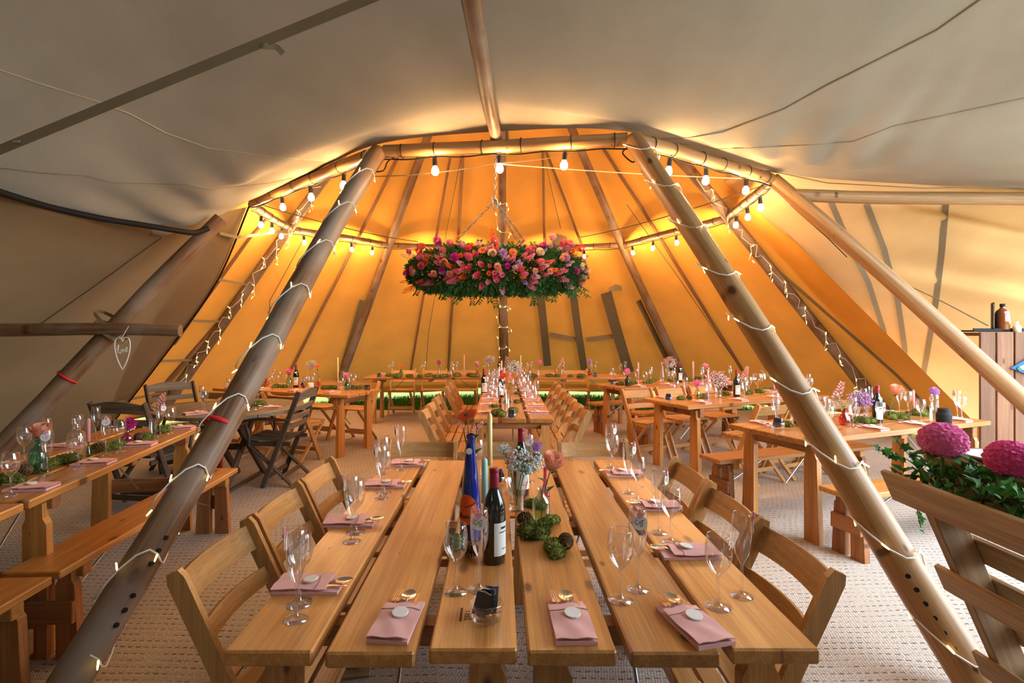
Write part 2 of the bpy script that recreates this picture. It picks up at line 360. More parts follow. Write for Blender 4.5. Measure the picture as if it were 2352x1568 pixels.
# meridians of the cone canvas, from pole D round the back to H, then the front
MER = []
for k in 'DEMFGHABC':
    rp, bp = POLES[k]; a1, r1 = polar(rp); a0, r0 = polar(bp)
    MER.append((a1, r1+.13, a0, r0+.15))
MER.sort()
def cone_r(a):
    a %= 2*PI; n = len(MER)
    for i in range(n):
        a0, r0, _, b0 = MER[i]; a1, r1, _, b1 = MER[(i+1) % n]
        if i == n-1: a1 += 2*PI
        for aa in (a, a+2*PI):
            if a0 <= aa < a1:
                w = .5-.5*math.cos(PI*(aa-a0)/(a1-a0)); return r0+(r1-r0)*w, b0+(b1-b0)*w
    return MER[0][1], MER[0][3]
def cone_pt(a, z, sag=0):
    r1, r0 = cone_r(a)
    if z <= 3.0: r = r0+(r1-r0)*(z/3.0)
    else: r = r1*(APEX.z-z)/(APEX.z-3.0)
    r -= sag
    return V((CEN.x+math.cos(a)*r, CEN.y+math.sin(a)*r, z))
# ---- canvas overhead: lofted from the ridge down to the left hem and across to the right
def loft(rows, nu=26, nv=8, wr=None):
    A = [catmull(r, nu//(len(r)-1)) for r in rows]; m = min(len(a) for a in A)
    A = [[a[round(i*(len(a)-1)/(m-1))] for i in range(m)] for a in A]
    C = [catmull([a[i] for a in A], nv) for i in range(m)]
    out = [[C[i][j] for i in range(m)] for j in range(len(C[0]))]
    if wr: out = [[wr(p, j/(len(out)-1), i/(m-1)) for i, p in enumerate(r)] for j, r in enumerate(out)]
    return out
Lrows = [[(0.0, 4.28, 3.125), (-1.02, 4.46, 3.085), (-1.98, 5.30, 3.05), (-2.94, 6.19, 3.04)],
         [(-.06, 4.03, 3.19), (-1.1, 4.32, 3.10), (-2.3, 5.0, 2.93), (-3.10, 5.2, 2.52)],
         [(-.12, 3.75, 3.245), (-1.19, 4.12, 3.11), (-2.45, 4.66, 2.84), (-3.30, 4.76, 2.48)],
         [(-.15, 3.1, 3.55), (-1.5, 3.45, 3.37), (-2.7, 3.85, 3.0), (-3.55, 3.95, 2.50)],
         [(-.19, 2.2, 3.98), (-1.6, 2.5, 3.75), (-3.0, 2.8, 3.28), (-4.0, 2.9, 2.62)],
         [(-.24, .5, 4.7), (-1.8, .6, 4.3), (-3.4, .7, 3.65), (-4.8, .8, 2.87)],
         [(-.25, -4.5, 5.2), (-2.0, -4.5, 4.7), (-4, -4.5, 4.0), (-5.5, -4.5, 3.1)]]
Rrows = [[(0.0, 4.28, 3.125), (1.05, 4.2, 3.085), (2.66, 5.17, 3.06), (4.2, 5.22, 2.95), (6.6, 5.2, 2.84)],
         [(-.06, 4.03, 3.19), (1.0, 4.1, 3.115), (2.75, 4.85, 3.03), (4.2, 4.85, 2.92), (6.5, 4.7, 2.84)],
         [(-.12, 3.75, 3.245), (1.0, 3.97, 3.14), (2.8, 4.5, 3.0), (4.28, 4.3, 2.89), (6.2, 4.2, 2.86)],
         [(-.15, 3.1, 3.55), (1.3, 3.35, 3.42), (3.0, 3.7, 3.30), (3.8, 3.55, 3.26), (4.7, 3.4, 3.2)],
         [(-.19, 2.2, 3.98), (1.5, 2.3, 3.9), (2.6, 2.5, 3.82), (3.2, 2.5, 3.75), (3.9, 2.4, 3.65)],
         [(-.24, .5, 4.7), (1.4, .6, 4.55), (2.3, .6, 4.4), (2.9, .6, 4.25), (3.5, .6, 4.1)],
         [(-.25, -4.5, 5.2), (1.4, -4.5, 5.0), (2.3, -4.5, 4.8), (2.9, -4.5, 4.65), (3.5, -4.5, 4.5)]]
Lrows = [r+[(r[-1][0]-.35, r[-1][1], r[-1][2]-.04)] for r in Lrows]
def wrL(p, v, u):
    q = V(p); env = math.exp(-((v*6-1.7)/1.0)**2)*max(0, min(1, (u-.30)*3))*max(0, min(1, (1.02-u)*6))
    q.z += .026*env*math.sin(u*64+v*20)+.014*env*math.sin(u*37-v*25)
    return q
def wrR(p, v, u):
    q = V(p); env = math.exp(-((v*6-1.9)/.8)**2)*math.exp(-((u-.46)/.13)**2)
    q.z += .028*env*math.sin(u*95+v*30)+.012*env*math.sin(u*60-v*40)
    return q
GL = loft(Lrows, 72, 14, wrL); GR = loft(Rrows, 96, 14, wrR)
g = M(); g.grid(GL); g.grid([r[::-1] for r in GR])
struct('ceiling', g.mesh('ceiling', CANVAS_T), 'tan canvas stretched overhead over the ridge pole')
BV_CEIL = BVHTree.FromPolygons([V(p) for p in g.v], g.f)
NA = 168
def low(a):                                             # lower edge of the cone canvas
    d = math.degrees(a) % 360
    if 198 < d < 352.5:                                   # over the entrance the cone starts just above the roof canvas
        z = 3.25
        for _ in range(2):
            p = cone_pt(a, z); h = BV_CEIL.ray_cast(V((p.x, p.y, 6)), V((0, 0, -1)))
            z = max(3.08, h[0].z+.05) if h[0] is not None else 3.15
        return z
    if 176 < d <= 198: return .17+2.93*(d-176)/22
    return .17+.05*math.sin(a*9)
rows = []
NZ = 26
for i in range(NA+1):
    a = 2*PI*i/NA; z0 = low(a); rows.append([cone_pt(a, z0+(6.75-z0)*(j/NZ)**1.0, .02*math.sin(PI*min(1, j/NZ*2))) for j in range(NZ+1)])
g = M(); g.grid(rows); CONE = g.mesh('wall_back', CANVAS_O)
struct('wall_back', CONE, 'ochre canvas cone of the far tipi')
BV_CONE = BVHTree.FromPolygons([V(p) for p in g.v], g.f)
g = M()                                                 # pale sod cloth hanging below the back canvas
angs = [math.radians(x) for x in range(2, 176, 3)]
g.grid([[cone_pt(a, z)+V((math.cos(a), math.sin(a), 0))*(.02+.10*(.22-z)) for z in (.0, .09, .18, .30)] for a in angs])
struct('trim_1', g.mesh('trim_1', SKIRT), 'pale green sod cloth below the ochre canvas')
g = M(); g.tube([cone_pt(a, low(a))-V((math.cos(a), math.sin(a), 0))*.01 for a in angs], .012, 5)
struct('trim_2', g.mesh('trim_2', OLIVE), 'dark hem cord along the bottom of the ochre canvas')

# ---- left wall: from its black edge cord round to the camera side
hem = [r[-1] for r in GL]
Wl = [[(-2.95, 6.15, 2.95), (-3.6, 6.6, 2.1), (-4.5, 6.95, 1.1), (-5.55, 7.3, 0)],
      [(-2.98, 5.30, 2.66), (-4.2, 5.6, 1.75), (-5.2, 5.9, .9), (-6.1, 6.1, 0)],
      [(-3.30, 4.72, 2.44), (-4.5, 4.9, 1.7), (-5.6, 5.0, .85), (-6.5, 5.1, 0)],
      [(-3.58, 3.93, 2.48), (-4.8, 3.9, 1.75), (-5.9, 3.9, .9), (-6.8, 3.9, 0)],
      [(-4.05, 2.85, 2.58), (-5.2, 2.6, 1.8), (-6.2, 2.5, .9), (-7.1, 2.4, 0)],
      [(-4.85, .75, 2.83), (-5.8, .6, 1.9), (-6.6, .5, 1.0), (-7.4, .4, 0)],
      [(-5.5, -4.5, 3.1), (-6.2, -4.5, 2.1), (-7, -4.5, 1.0), (-7.6, -4.5, 0)]]
def wrWL(p, v, u):
    q = V(p); q.x += .025*math.sin(v*30+u*5)*math.sin(PI*u); q.z -= .03*math.sin(PI*u)*abs(math.sin(v*17)); return q
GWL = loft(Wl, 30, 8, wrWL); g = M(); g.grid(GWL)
struct('wall_left', g.mesh('wall_left', CANVAS_L), 'tan canvas wall with the shade of its side put into the colour')
BV_WL = BVHTree.FromPolygons([V(p) for p in g.v], g.f)
g = M(); g.tube([p+V((.03, -.02, 0)) for p in GWL[0]], .012, 6)
struct('trim_3', g.mesh('trim_3', BLACK), 'black edge cord of the tan side wall')
hp = [P(-60, 418, 3.6), P(0, 441, 3.75), P(110, 474, 4.1), P(230, 501, 4.42), P(330, 517, 4.68), P(410, 530, 4.9), P(448, 534, 5.05), P(478, 524, 5.15)]
g = M(); g.tube(catmull(hp, 6), [.026]*43, 8)
struct('trim_4', g.mesh('trim_4', BLACK), 'thick black hem tube where the tan roof meets the side wall')
# ---- right wall
Wr = [[(2.86, 6.80, 3.40), (4.08, 6.88, 2.05), (5.2, 6.95, 1.15), (6.4, 7.0, 0)],
      [(2.8, 5.6, 3.24), (4.5, 6.3, 2.0), (5.9, 6.7, 1.0), (7.2, 6.9, 0)],
      [(4.0, 5.25, 3.06), (5.4, 5.9, 1.95), (6.6, 6.3, 1.0), (7.9, 6.6, 0)],
      [(5.4, 5.22, 2.97), (6.6, 5.7, 1.9), (7.6, 6.0, .95), (8.8, 6.2, 0)],
      [(7.4, 5.2, 2.92), (8.2, 5.3, 1.9), (9.0, 5.5, .95), (10, 5.7, 0)]]
def wrWR(p, v, u):
    q = V(p); env = max(0, 1-u*1.7)*max(0, min(1, (v-.18)*3))
    fold = math.sin(u*34-v*9)+.5*math.sin(u*61-v*15+1)
    q.y -= .11*env*fold; q.z -= .12*math.sin(PI*u)*0
    return q
GWR = loft(Wr, 90, 16, wrWR); g = M(); g.grid(GWR)
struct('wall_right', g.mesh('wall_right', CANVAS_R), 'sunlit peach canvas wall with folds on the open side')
BV_WR = BVHTree.FromPolygons([V(p) for p in g.v], g.f)
# rear wall of the near tent, behind the camera on the shaded side
g = M(); xs_ = [-7.6+i*.5 for i in range(24)]
g.grid([[(x, -4.5-.05*math.sin(x*3), z) for z in (0, 1.5, 5.25-abs(x+.25)*(.37 if x < 0 else .19))] for x in xs_])
g.grid([[(3.5, y, 4.1-.078*(y-.6)), (4.0, y, 2.0), (4.4+.03*math.sin(y*3), y, 0)] for y in [-4.5+i*.35 for i in range(15)]])  # unseen side wall, added to hold back daylight from the open side
struct('wall_front', g.mesh('wall_front', CANVAS_T), 'tan canvas rear wall of the near tent with an added daylight-blocking side')

def cast(px, py, *bvs):
    best = None
    for b in bvs:
        h = b.ray_cast(V((0, 0, CAMH)), ray(px, py))
        if h[0] is not None and (best is None or h[3] < best[1]): best = (h[0], h[3])
    return best[0] if best else None
def on(pixels, bvs, off=.02, n=8):                       # a polyline lying just below a canvas
    out = []
    for i in range(len(pixels)-1):
        for k in range(n):
            t = k/n; a, b = pixels[i], pixels[i+1]
            h = cast(a[0]+(b[0]-a[0])*t, a[1]+(b[1]-a[1])*t, *bvs)
            if h: out.append(h-ray(a[0], a[1])*off)
    h = cast(*pixels[-1], *bvs)
    if h: out.append(h-ray(*pixels[-1])*off)
    return out
def ribbon(pts, w, th=.004, up=None):
    A = []
    for i, p in enumerate(pts):
        d = (pts[min(i+1, len(pts)-1)]-pts[max(i-1, 0)]).normalized(); view = (V((0, 0, CAMH))-p).normalized() if up is None else V(up)
        s = d.cross(view).normalized(); A.append((p-s*w/2, p+s*w/2, view*th))
    g = M(); k = len(A)
    g.grid([[a, b] for a, b, _ in A]); g.grid([[b+v, a+v] for a, b, v in A])
    g.grid([[a+v, a] for a, b, v in A]); g.grid([[b, b+v] for a, b, v in A]); return g
# seams of the roof and walls
n = 5
SEAMS = [([(-30, 150), (0, 160), (80, 188), (230, 235), (300, 262), (380, 305), (480, 340), (620, 358), (770, 372)], BV_CEIL, .0045, LROPE, 'pale stitched seam in the tan roof beside the webbing strap'),
         ([(-30, 388), (0, 386), (100, 398), (200, 404), (260, 420), (430, 424), (480, 436), (620, 420), (760, 388)], BV_CEIL, .004, STRAP, 'lower stitched seam in the tan roof above the black hem'),
         ([(2290, -20), (2250, 0), (2150, 70), (1990, 150), (1900, 195), (1800, 250), (1660, 303), (1570, 318), (1520, 318)], BV_CEIL, .009, STRAP, 'thick rolled seam crossing the tan roof'),
         ([(2400, 214), (2352, 225), (2200, 258), (2050, 290), (1960, 325), (1880, 331), (1760, 338), (1640, 342), (1560, 330)], BV_CEIL, .005, STRAP, 'thin seam in the tan roof below the rolled seam')]
for pix, bv, r, m_, lb in SEAMS:
    pts = on(pix, [bv], .004, 8)
    if len(pts) > 2:
        g = M(); g.tube(pts, r, 5); struct('trim_%d' % n, g.mesh('trim', m_), lb); n += 1
for pix, w, lb in [([(1905, 455), (1950, 560), (1995, 650), (2030, 760), (2048, 900)], .055, 'first grey seam band down the peach wall beside the bare pole'),
                   ([(1985, 455), (2030, 570), (2062, 690), (2078, 800), (2082, 930)], .055, 'middle grey seam band down the peach wall'),
                   ([(2172, 470), (2163, 580), (2150, 690), (2128, 820), (2108, 930)], .055, 'last grey seam band down the peach wall beside the plank bar')]:
    pts = on(pix, [BV_WR], .012, 6)
    if len(pts) > 2: struct('trim_%d' % n, ribbon(pts, w).mesh('trim', canvas('seam_band', (.30, .23, .14), .1)), lb); n += 1
pts = on([(1690, 515), (1745, 588), (1820, 650), (1905, 725), (1985, 795), (2060, 862), (2120, 925), (2150, 960)], [BV_WR, BV_CONE], .03, 5)
if len(pts) > 2:
    g = M(); g.tube(pts, .018, 6); struct('trim_%d' % n, g.mesh('trim', OLIVE), 'dark edge cord of the peach side wall'); n += 1
# ================================================================== POLES AND BEAMS
def log(p0, p1, r0, r1, m, name, label, cat='pole', group=None, n=14, ext=0, extra=None, bow=.012):
    p0 = V(p0); p1 = V(p1); k = 14; d, s_, u_ = basis(p1-p0); g = M(); ph = R.uniform(0, 6)
    pts = [p0.lerp(p1, i/k)+s_*bow*math.sin(ph+i*.55)+u_*bow*math.cos(ph*1.7+i*.45) for i in range(k+1)]
    g.tube(pts, [r0+(r1-r0)*i/k for i in range(k+1)], n, wob=.035)
    if not extra: return tag(ob(name, g.mesh(name, m)), label, cat, group)
    e = tag(ob(name, None), label, cat, group); ob('shaft', g.mesh('shaft', m), e)
    for nm, me, lb in extra:
        c = ob(nm, me, e)
        if lb: c['label'] = lb
    return e
def ext(k, z): rp, bp = POLES[k]; return bp+(rp-bp)*(z/rp.z)
def ringband(c, d, r, w, m, n=14):
    d, s_, u_ = basis(d); g = M(); X = Matrix((s_, u_, d)).transposed().to_4x4()
    g.lathe([(r, -w/2), (r+.004, -w/2), (r+.004, w/2), (r, w/2)], n, c, 0, True, X); return g.mesh('band', m)
def bolt_holes(p0, p1, ts, r, side):
    d, s_, u_ = basis(V(p1)-V(p0)); out = []
    for t in ts:
        g = M(); c = V(p0).lerp(V(p1), t); view = (V((0, 0, CAMH))-c); view = (view-d*view.dot(d)).normalized(); q = (view+d.cross(view)*side).normalized()
        X = Matrix((d, q.cross(d), q)).transposed().to_4x4(); g.lathe([(.0105, -.004), (.0105, .004), (.0001, .004)], 10, c+q*r, 0, False, X); out.append(('peg_hole', g.mesh('peg_hole', BLACK), None))
    return out
a0, a1 = ext('A', -.02), ext('A', 3.0); b0, b1 = ext('B', -.02), ext('B', 3.0)
log(a0, a1, .078, .074, LOG, 'tent_pole', 'weathered leaning log pole wound with fairy lights and red tape', extra=[
    ('red_tape', ringband(a0.lerp(a1, .335), a1-a0, .079, .020, REDTAPE), 'red tape wrapped round the log'),
    *bolt_holes(a0, a1, (.085, .10, .115, .15, .165, .18), .074, .75)])
log(b0, b1, .080, .074, LOG_B, 'tent_pole', 'golden leaning log pole wound with fairy lights beside the planter', extra=[
    *bolt_holes(b0, b1, (.05, .065, .08, .095, .11, .125, .14), .077, -.2)])
c0, c1 = ext('C', -.02), ext('C', 2.98)
log(c0, c1, .075, .068, LOG_B, 'tent_pole', 'bare golden leaning log pole crossing the peach wall')
log(ext('D', -.02), ext('D', 5.2), .085, .06, LOG_D, 'tent_pole', 'dark leaning pole with dangling fairy lights beside the peach wall')
log(ext('E', -.02), ext('E', 5.4), .085, .06, LOG_D, 'tent_pole', 'dark leaning pole at the back beyond the tables with red bottles')
log(ext('M', -.02), ext('M', 5.4), .085, .06, LOG_D, 'tent_pole', 'dark pole behind the hanging flowers, wound with fairy lights')
log(ext('F', -.02), ext('F', 5.4), .085, .06, LOG_D, 'tent_pole', 'dark leaning back pole rising behind the far table')
log(ext('G', -.02), ext('G', 5.2), .085, .06, LOG_D, 'tent_pole', 'dark leaning pole with dangling fairy lights beside the black edge cord')
h0 = V((-4.62, 4.27, -.02)); h1 = V((-2.80, 5.28, 2.62))
log(h0, h1, .085, .07, LOG, 'tent_pole', 'leaning log pole with red tape band against the tan wall', extra=[('red_tape', ringband(h0.lerp(h1, .42), h1-h0, .084, .02, REDTAPE), 'red tape band')])
# ridge and horizontal poles
def cheek(x): g = M(); g.box((x, 4.30, 3.035), (.026, .07, .17), 'z', .004); return ('cheek_block', g.mesh('cheek_block', LOG_B), 'wooden cheek block at the beam')
log((-.01, 4.36, 3.055), (-.36, 1.2, 3.71), .046, .074, LOG, 'ridge_pole', 'rough ridge pole under the tan roof resting on the cross beam', extra=[cheek(-.066), cheek(.062)])
log((-2.95, 4.86, 1.50), (-5.4, 4.55, 1.53), .055, .06, LOG, 'cross_pole', 'horizontal pole lashed behind the leaning pole at the tan wall')
log((2.80, 5.02, 2.80), (6.5, 4.85, 2.68), .058, .062, LOG_B, 'cross_pole', 'horizontal pole carrying the roof over the peach wall')
# ring beams (shaft with black cable ties)
order = 'ABCDEMFGH'; names = {'AB': 'over the aisle, with the flower chain', 'BC': 'joining the golden log pole and the bare pole', 'CD': 'joining the bare pole and the dark pole at the peach wall',
    'DE': 'along the back on the peach wall side', 'EM': 'at the back, right behind the hanging flowers', 'MF': 'at the back, beyond the flower chain', 'FG': 'along the back on the tan wall side', 'GH': 'by the black edge cord', 'HA': 'joining the weathered log pole to the tan wall'}
RING = {}
for i in range(9):
    a, b = order[i], order[(i+1) % 9]; pa, pb = POLES[a][0].copy(), POLES[b][0].copy()
    d = (pb-pa).normalized(); pa2 = pa+d*.05+V((0, 0, .0)); pb2 = pb-d*.05
    if a+b == 'HA': pa2 = pa+d*.1
    RING[a+b] = (pa2, pb2); near = a+b in ('AB', 'BC', 'HA')
    ties = [('cable_tie', ringband(pa2.lerp(pb2, t), d, .0555 if near else .048, .007, BLACK), None) for t in (.08, .22, .42, .58, .78, .95)]
    log(pa2, pb2, .053 if near else .045, .053 if near else .045, LOG_B if near else LOG, 'ring_beam', 'horizontal ring beam log ' + names[a+b], 'beam', extra=ties, bow=.004)
# slim rafters lying against the ochre canvas
SL = [([(913, 362), (850, 491), (760, 670), (668, 850)], .026), ([(1034, 361), (1003, 537), (972, 682), (944, 850)], .024), ([(1063, 355), (1052, 560), (1037, 720), (1030, 850)], .030),
      ([(1247, 345), (1250, 540), (1256, 690)], .022), ([(1255, 350), (1300, 465), (1335, 560), (1352, 640)], .022), ([(1385, 340), (1475, 480), (1580, 650), (1705, 850)], .026),
      ([(735, 430), (640, 560), (500, 745), (335, 935)], .036), ([(612, 505), (575, 545), (470, 690), (400, 790)], .022), ([(1530, 345), (1620, 440), (1700, 545)], .026), ([(845, 392), (830, 420), (800, 480)], .02)]
sl_l = ['slim rafter beside the dark back pole behind the tall vase table', 'slim rafter ending behind the far table over the moss', 'slim rafter just beside the fairy-lit back pole', 'short slim rafter behind the chandelier chain side',
        'slim rafter running down behind the hanging flowers', 'long slim rafter down to the red wine bottles', 'slim dark rafter beside the pole with dangling lights', 'slim rafter near the black edge cord', 'slim rafter behind the bulbs by the bare pole', 'short slim rafter by the weathered log pole top']
for (pix, r), lb in zip(SL, sl_l):
    pts = on(pix, [BV_CONE], r+.03, 5)
    if len(pts) > 2:
        g = M(); g.tube(pts, r, 8, wob=.03); tag(ob('rafter_pole', g.mesh('rafter_pole', SLIM)), lb, 'pole', 'slim rafters against the ochre canvas')
# olive window flaps rolled and tied at the back
for pix, w, lb in [([(1240, 668), (1248, 740), (1258, 840)], .16, 'olive fabric flap hanging down the back canvas behind the far table'), ([(1312, 640), (1325, 740), (1342, 850)], .15, 'olive fabric flap beside the cross straps on the back canvas'), ([(1392, 672), (1412, 745), (1445, 855)], .21, 'widest olive fabric flap with a folded top on the back canvas'),
               ([(835, 690), (815, 760), (788, 850)], .14, 'olive strip covering the dark back pole foot'), ([(1152, 690), (1153, 780), (1156, 870)], .12, 'olive strip beside the fairy-lit back pole'), ([(1466, 690), (1515, 790), (1545, 850)], .10, 'olive strip beside the dark leaning back pole')]:
    pts = on(pix, [BV_CONE], .10, 5)
    if len(pts) > 2: tag(ob('canvas_flap', ribbon(pts, w, .02).mesh('canvas_flap', OLIVE)), lb, 'flap', 'olive flaps on the back canvas')
for pix, lb in [([(1262, 768), (1325, 780)], 'olive cross strap between the first two fabric flaps'), ([(1347, 780), (1412, 772)], 'olive cross strap meeting the widest fabric flap')]:
    pts = on(pix, [BV_CONE], .09, 4); tag(ob('cross_strap', ribbon(pts, .10, .01).mesh('cross_strap', OLIVE)), lb, 'strap')
for (x, y), s_, lb in [((1413, 664), .12, 'folded olive fabric tab above the widest flap'), ((1228, 672), .11, 'folded olive fabric tab peeping below the hanging flowers')]:
    p = cast(x, y, BV_CONE)-ray(x, y)*.12; g = M(); g.slab([[p+V((-s_, 0, .02)), p+V((0, 0, .09)), p+V((s_, 0, .06))], [p+V((-s_, -.02, -.05)), p+V((0, -.03, -.02)), p+V((s_, -.02, -.03))]], .012)
    tag(ob('fabric_tab', g.mesh('fabric_tab', OLIVE)), lb, 'flap')
p = cast(1285, 560, BV_CONE)-ray(1285, 560)*.1; g = M(); q = [p+V((-.19, 0, -.12)), p+V((.19, 0, -.12)), p+V((.13, 0, .12)), p+V((.02, 0, .28)), p+V((-.10, 0, .12))]
g.add(q+[a+V((0, -.02, 0)) for a in q], [(0, 1, 2, 3, 4), (9, 8, 7, 6, 5)]+[(i, 5+i, 5+(i+1) % 5, (i+1) % 5) for i in range(5)])
tag(ob('vent_flap', g.mesh('vent_flap', STRAP)), 'pointed tan vent flap on the back canvas above the hanging flowers', 'flap')
# cords
def cord(pts, r, m, lb, name='guy_cord', sag=0, cat='rope'):
    pts = [V(p) for p in pts]
    if len(pts) == 2 and sag: pts = [pts[0].lerp(pts[1], i/10)-V((0, 0, sag*4*(i/10)*(1-i/10))) for i in range(11)]
    g = M(); g.tube(pts, r, 5); return tag(ob(name, g.mesh(name, m)), lb, cat)
mid = RING['AB'][0].lerp(RING['AB'][1], .5)
cord([P(1140, 376, 4.4), P(1790, 412, 5.2)], .005, LROPE, 'pale cord stretched from the aisle beam to the bare pole', sag=.02)
cord([P(1150, 375, 4.45), P(1330, 350, 9.0)], .005, LROPE, 'pale cord running back from the aisle beam', sag=.02)
cord([P(845, 405, 4.6), P(1140, 374, 4.45)], .005, ROPE, 'brown cord from the aisle beam to the weathered pole', sag=.03)
cord([P(600, 470, 6.1), P(960, 555, 9.0)], .007, ROPE, 'brown cord crossing behind the weathered pole', sag=.05)
cord([P(1740, 430, 5.4), P(1330, 545, 9.2)], .007, ROPE, 'brown cord crossing behind the golden pole', sag=.05)
cord([P(1780, 395, 5.05), P(1900, 420, 4.6), P(2120, 432, 4.5), P(2400, 428, 4.4)], .004, ROPE, 'thin cord under the roof above the horizontal pole')
cord([P(1815, 470, 5.1), P(1900, 545, 5.4), P(1945, 590, 5.5)], .005, BLACK, 'loose black cord hanging on the peach wall')
cord([P(2010, 620, 5.6), P(2160, 690, 5.5), P(2270, 748, 5.2)], .006, ROPE, 'brown cord running down to the plank bar')
cord(on([(372, 545), (220, 655), (70, 760)], [BV_WL], .04, 6), .006, ROPE, 'thin brown cord stretched across the tan wall')
cord(on([(700, 545), (620, 690), (610, 880)], [BV_CONE], .05, 6), .006, ROPE, 'thin cord down the ochre canvas behind the weathered pole')
cord(on([(1065, 330), (1020, 560), (985, 760), (978, 850)], [BV_CONE], .05, 6), .006, ROPE, 'thin cord down the ochre canvas by the hanging flowers')
cord(on([(1252, 370), (1275, 470), (1288, 525)], [BV_CONE], .05, 6), .006, ROPE, 'thin cord holding the vent flap')
cord(on([(1440, 470), (1560, 640), (1690, 830)], [BV_CONE], .05, 6), .006, ROPE, 'thin cord down the ochre canvas by the red wine bottles')
for ya, yb, xa, xb, lb in [(637, 655, 475, 578, 'top'), (736, 738, 405, 512, 'second'), (830, 826, 335, 455, 'third'), (925, 898, 258, 390, 'lowest')]:
    A_ = cast(xa, ya, BV_CONE); B_ = cast(xb, yb, BV_CONE)
    if A_ and B_:
        A_ = A_-ray(xa, ya)*.15; B_ = B_-ray(xb, yb)*.12; e = tag(ob('tension_strap', None), '%s olive tension strap bridging the black edge cord and the dark pole' % lb, 'strap', 'tension straps by the black edge cord')
        ob('webbing', ribbon([A_, A_.lerp(B_, .33), A_.lerp(B_, .66), B_], .035).mesh('webbing', OLIVE), e); g = M(); g.beam(A_.lerp(B_, .08), A_.lerp(B_, .22), .03, .03); ob('buckle', g.mesh('buckle', GALV), e)
A_ = cast(505, 535, BV_WL, BV_CONE); B_ = P(660, 530, 7.4)
if A_:
    e = tag(ob('tension_strap', None), 'olive and tan strap from the tan wall corner to the ring beam', 'strap'); ob('webbing', ribbon([A_-ray(505, 535)*.06, P(545, 545, 6.2), P(600, 538, 6.8), B_], .035).mesh('webbing', STRAP), e)
# webbing strap under the roof
pts = on([(-20, 352), (60, 325), (250, 248), (560, 118), (845, 0), (1000, -66)], [BV_CEIL], .14, 5)
p_a, p_b = pts[0], pts[-1]; pts = [p_a.lerp(p_b, i/14) for i in range(15)]
e = tag(ob('webbing_strap', None), 'long tan webbing strap stretched diagonally under the roof', 'strap'); ob('webbing', ribbon(pts, .055, .005).mesh('webbing', STRAP), e)
i0 = min(range(len(pts)), key=lambda i: abs((pts[i].x/pts[i].y*F+CX)-62)); q = pts[i0]
g = M(); g.box(q, (.05, .035, .02)); ob('buckle', g.mesh('buckle', GALV), e)
i0 = min(range(len(pts)), key=lambda i: abs((pts[i].x/pts[i].y*F+CX)-560)); q = pts[i0]
g = ribbon(catmull([q, q+V((.03, 0, -.015)), q+V((.09, .02, -.01)), q+V((.13, .03, -.045))], 4), .035, .004); ob('loose_end', g.mesh('loose_end', STRAP), e)
# lashings where the cross pole meets the leaning pole
hc = h0.lerp(h1, .585)
g = M()
for dz in (-.03, .06):
    g.v += []; pts = [hc+V((math.cos(a)*.12-.03, math.sin(a)*.12, dz-.10*math.cos(a))) for a in [i*2*PI/14 for i in range(15)]]; r_ = ribbon(pts, .03, .004); g.add(r_.v, r_.f)
tag(ob('lashing', g.mesh('lashing', OLIVE)), 'olive webbing lashing round the pole crossing at the tan wall', 'strap')
# wire heart reading love
hx = P(281, 765, 4.5); e = tag(ob('wire_heart', None, None, hx), 'slim white wire heart with the word love hanging from the leaning pole', 'ornament')
def stroke(pts, r, m, nm): g = M(); g.tube(pts, r, 5); return g.mesh(nm, m)
hs = [(0, -.07), (.012, -.045), (.035, -.035), (.058, -.055), (.066, -.10), (.06, -.16), (.04, -.23), (.015, -.285), (0, -.31)]
out = catmull([V((x, 0, z)) for x, z in hs], 4); out = out+[V((-p.x, 0, p.z)) for p in out[::-1]]
ob('outline', stroke(out, .0055, WHITEM, 'outline'), e); ob('hanger', stroke([V((0, 0, -.07)), V((-.004, 0, -.04)), V((.025, .04, .06))], .0025, WHITEM, 'hanger'), e)
w_ = catmull([V((x, 0, z)) for x, z in [(-.048, -.15), (-.04, -.105), (-.032, -.11), (-.040, -.165), (-.026, -.165), (-.016, -.14), (-.008, -.155), (-.016, -.175), (-.024, -.158), (-.008, -.138), (.002, -.14), (.008, -.165), (.018, -.138), (.026, -.14), (.028, -.165), (.042, -.13), (.034, -.118), (.028, -.14), (.036, -.16), (.05, -.15)]], 3)
ob('lettering', stroke(w_, .0035, WHITEM, 'lettering'), e)['label'] = 'wire word love'
# ================================================================== FURNITURE
TZ = .75                                                  # height of the table tops
def rotz(v, a): c, s_ = math.cos(a), math.sin(a); return V((v[0]*c-v[1]*s_, v[0]*s_+v[1]*c, v[2] if len(v) > 2 else 0))
def leg_mesh(w, t, h, splay, notch=False):                # a board leg, wider at the foot, top at z=h
    g = M(); top = .80
    vs = []
    for z, ww, off in ((0, w*1.18, splay), (h*.86, w, splay*.12), (h*.90, w*.72 if notch else w, splay*.08), (h, w*.70 if notch else w, 0)):
        for sx, sy in ((-1, -1), (1, -1), (1, 1), (-1, 1)): vs.append((sx*t/2, off+sy*ww/2, z))
    fs = [(3, 2, 1, 0), (12, 13, 14, 15)]+[(i*4+j, i*4+(j+1) % 4, (i+1)*4+(j+1) % 4, (i+1)*4+j) for i in range(3) for j in range(4)]
    return g.add(vs, fs, [(p[2]+R.uniform(0, 0), p[1], p[0]) for p in vs])
